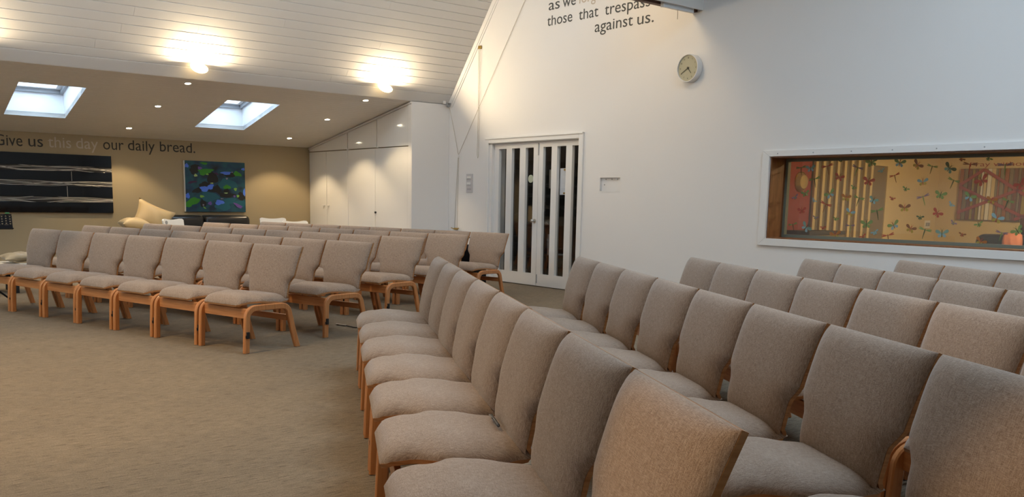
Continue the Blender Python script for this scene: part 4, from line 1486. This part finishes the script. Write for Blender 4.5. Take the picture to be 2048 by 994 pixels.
for i in range(nx):
    for j in range(nz_):
        holed(cw * (i + 0.5), 0.042 + ch * (j + 0.5) + (0.006 if i % 2 else -0.0), cw / 2, ch / 2, 0.0085)
for a, b_ in (((0, 0.0), (0.495, 0.044)), ((0, 0.148), (0.495, 0.160))):
    q.prism([m4 @ Vector((x, y, 0.0008)) for x, y in ((a[0], a[1]), (b_[0], a[1]), (b_[0], b_[1]), (a[0], b_[1]))], m4.to_3x3() @ Vector((0, 0, -0.004)))
q.prism([m4 @ Vector((x, y, 0)) for x, y in ((0, -0.006), (0.495, -0.006), (0.495, 0.0), (0, 0.0))], m4.to_3x3() @ Vector((0, 0, 0.05)))
put('desk', q.mesh('desk', M['matteblack']), ms)
q = MB()
q.cyl((0, 0.05, 0.10), (0, 0.06, 0.80), 0.012, n=12)
put('pole', q.mesh('pole', M['matteblack'], smooth=40), ms)
for i in range(3):
    a = 0.6 + i * 2 * PI / 3
    q = MB()
    q.tube([(0, 0.05, 0.18), (0.24 * math.cos(a), 0.05 + 0.24 * math.sin(a), 0.012)], 0.010)
    put('leg', q.mesh('leg', M['matteblack']), ms)
for i, (xx, c, nm, lb_) in enumerate(((0.12, (0.5, 0.01, 0.02), 'red_peg', 'small red peg clipped on the music stand'), (0.215, (0.02, 0.2, 0.06), 'green_peg', 'small green peg clipped on the music stand'))):
    q = MB()
    q.box((1.75 + xx - 0.03, 11.045, 0.930), (1.75 + xx + 0.01, 11.075, 0.943))
    tag(put(nm, q.mesh(nm, mat(nm, c, 0.4), bevel=0.003)), lb_, 'peg')

# low white table with an olive cushion, behind the first row
lt = thing('low_table', 'low white table at the left edge behind the front row', 'table', (1.65, 12.1, 0))
put('top', boxm('top', (-0.55, -0.3, 0.30), (0.58, 0.35, 0.335), 'plastic', 0.008), lt)
for sx in (-0.48, 0.5):
    for sy in (-0.22, 0.27):
        put('leg', boxm('leg', (sx - 0.025, sy - 0.025, 0), (sx + 0.025, sy + 0.025, 0.30), 'black'), lt)
c3 = put('olive_cushion', pillow_mesh('olive_cushion', 0.40, 0.36, 0.055, M['cush2']), mtx=frame((2.25, 12.12, 0.405), (1, 0.1, 0.05), (0.0, 1, 0.06)))
tag(c3, 'flat olive cushion on the low white table', 'cushion')
bg = thing('black_bag', 'black bag standing behind the back row near the doors', 'bag', (7.05, 9.72, 0), math.radians(12.7))
put('body', soft_box('body', (-0.13, -0.22, 0.0), (0.13, 0.22, 0.60), 0.05, M['matteblack']), bg)
q = MB()
q.tube([(0, -0.1, 0.595), (0, -0.08, 0.67), (0, 0.0, 0.70), (0, 0.08, 0.67), (0, 0.1, 0.595)], 0.011)
put('handle', q.mesh('handle', M['black'], smooth=60), bg)

# small things left lying about
_a = math.radians(-117.9)
_ex, _ey = Vector((math.cos(_a), math.sin(_a), 0)), Vector((-math.sin(_a), math.cos(_a), 0))
_o = Vector((3.420, 4.991, 0)) - _ey * 0.290 + _ex * PITCH * 5
pen = thing('pen', 'black pen lying between seat and back of a front row chair', 'pen', _o + _ey * 0.119 + Vector((0, 0, 0.441)), _a)
q = MB()
q.cyl((-0.075, 0, 0), (0.07, 0, 0), 0.0055, n=12)
q.cyl((0.07, 0, 0), (0.082, 0, 0), 0.0055, 0.0015, n=12)
put('barrel', q.mesh('barrel', M['black'], smooth=40), pen)
q = MB()
q.box((-0.07, -0.0095, 0.002), (-0.02, -0.0055, 0.0055))
put('clip', q.mesh('clip', M['metal']), pen)
q = MB()
q.tube([(4.02, 7.60, 0.006), (4.05, 7.50, 0.008), (4.06, 7.36, 0.006), (4.16, 7.20, 0.006), (4.35, 7.1, 0.006)], 0.005)
cbl = thing('floor_cable', 'thin cable with a bright plug lying on the carpet in the aisle', 'cable')
put('lead', q.mesh('lead', M['black'], smooth=60), cbl)
q = MB()
q.cyl((4.02, 7.62, 0.007), (4.05, 7.49, 0.009), 0.008, n=10)
put('plug', q.mesh('plug', M['metal'], smooth=40), cbl)

# neighbouring house glimpsed through the roof windows
nh = thing('neighbour_house', 'brick house with white window seen through the roof windows', 'house', (0, 22, 0))
boxo('wall', (-2.0, 0, 0), (16.0, 0.3, 4.15), M['brick'], nh)
q = MB()
q.prism([(-2.2, -0.4, 4.15), (16.2, -0.4, 4.15), (16.2, 3.0, 6.2), (-2.2, 3.0, 6.2)], (0, 0.05, 0.1))
put('roof', q.mesh('roof', M['slate']), nh)
for xx in (3.9, 7.9):
    boxo('window', (xx, -0.06, 3.0), (xx + 1.1, -0.001, 4.1), M['sash'], nh)
boxo('ground_outside', (-10, YB + 0.4, -0.3), (20, 40, -0.1), M['slate'], st=True)
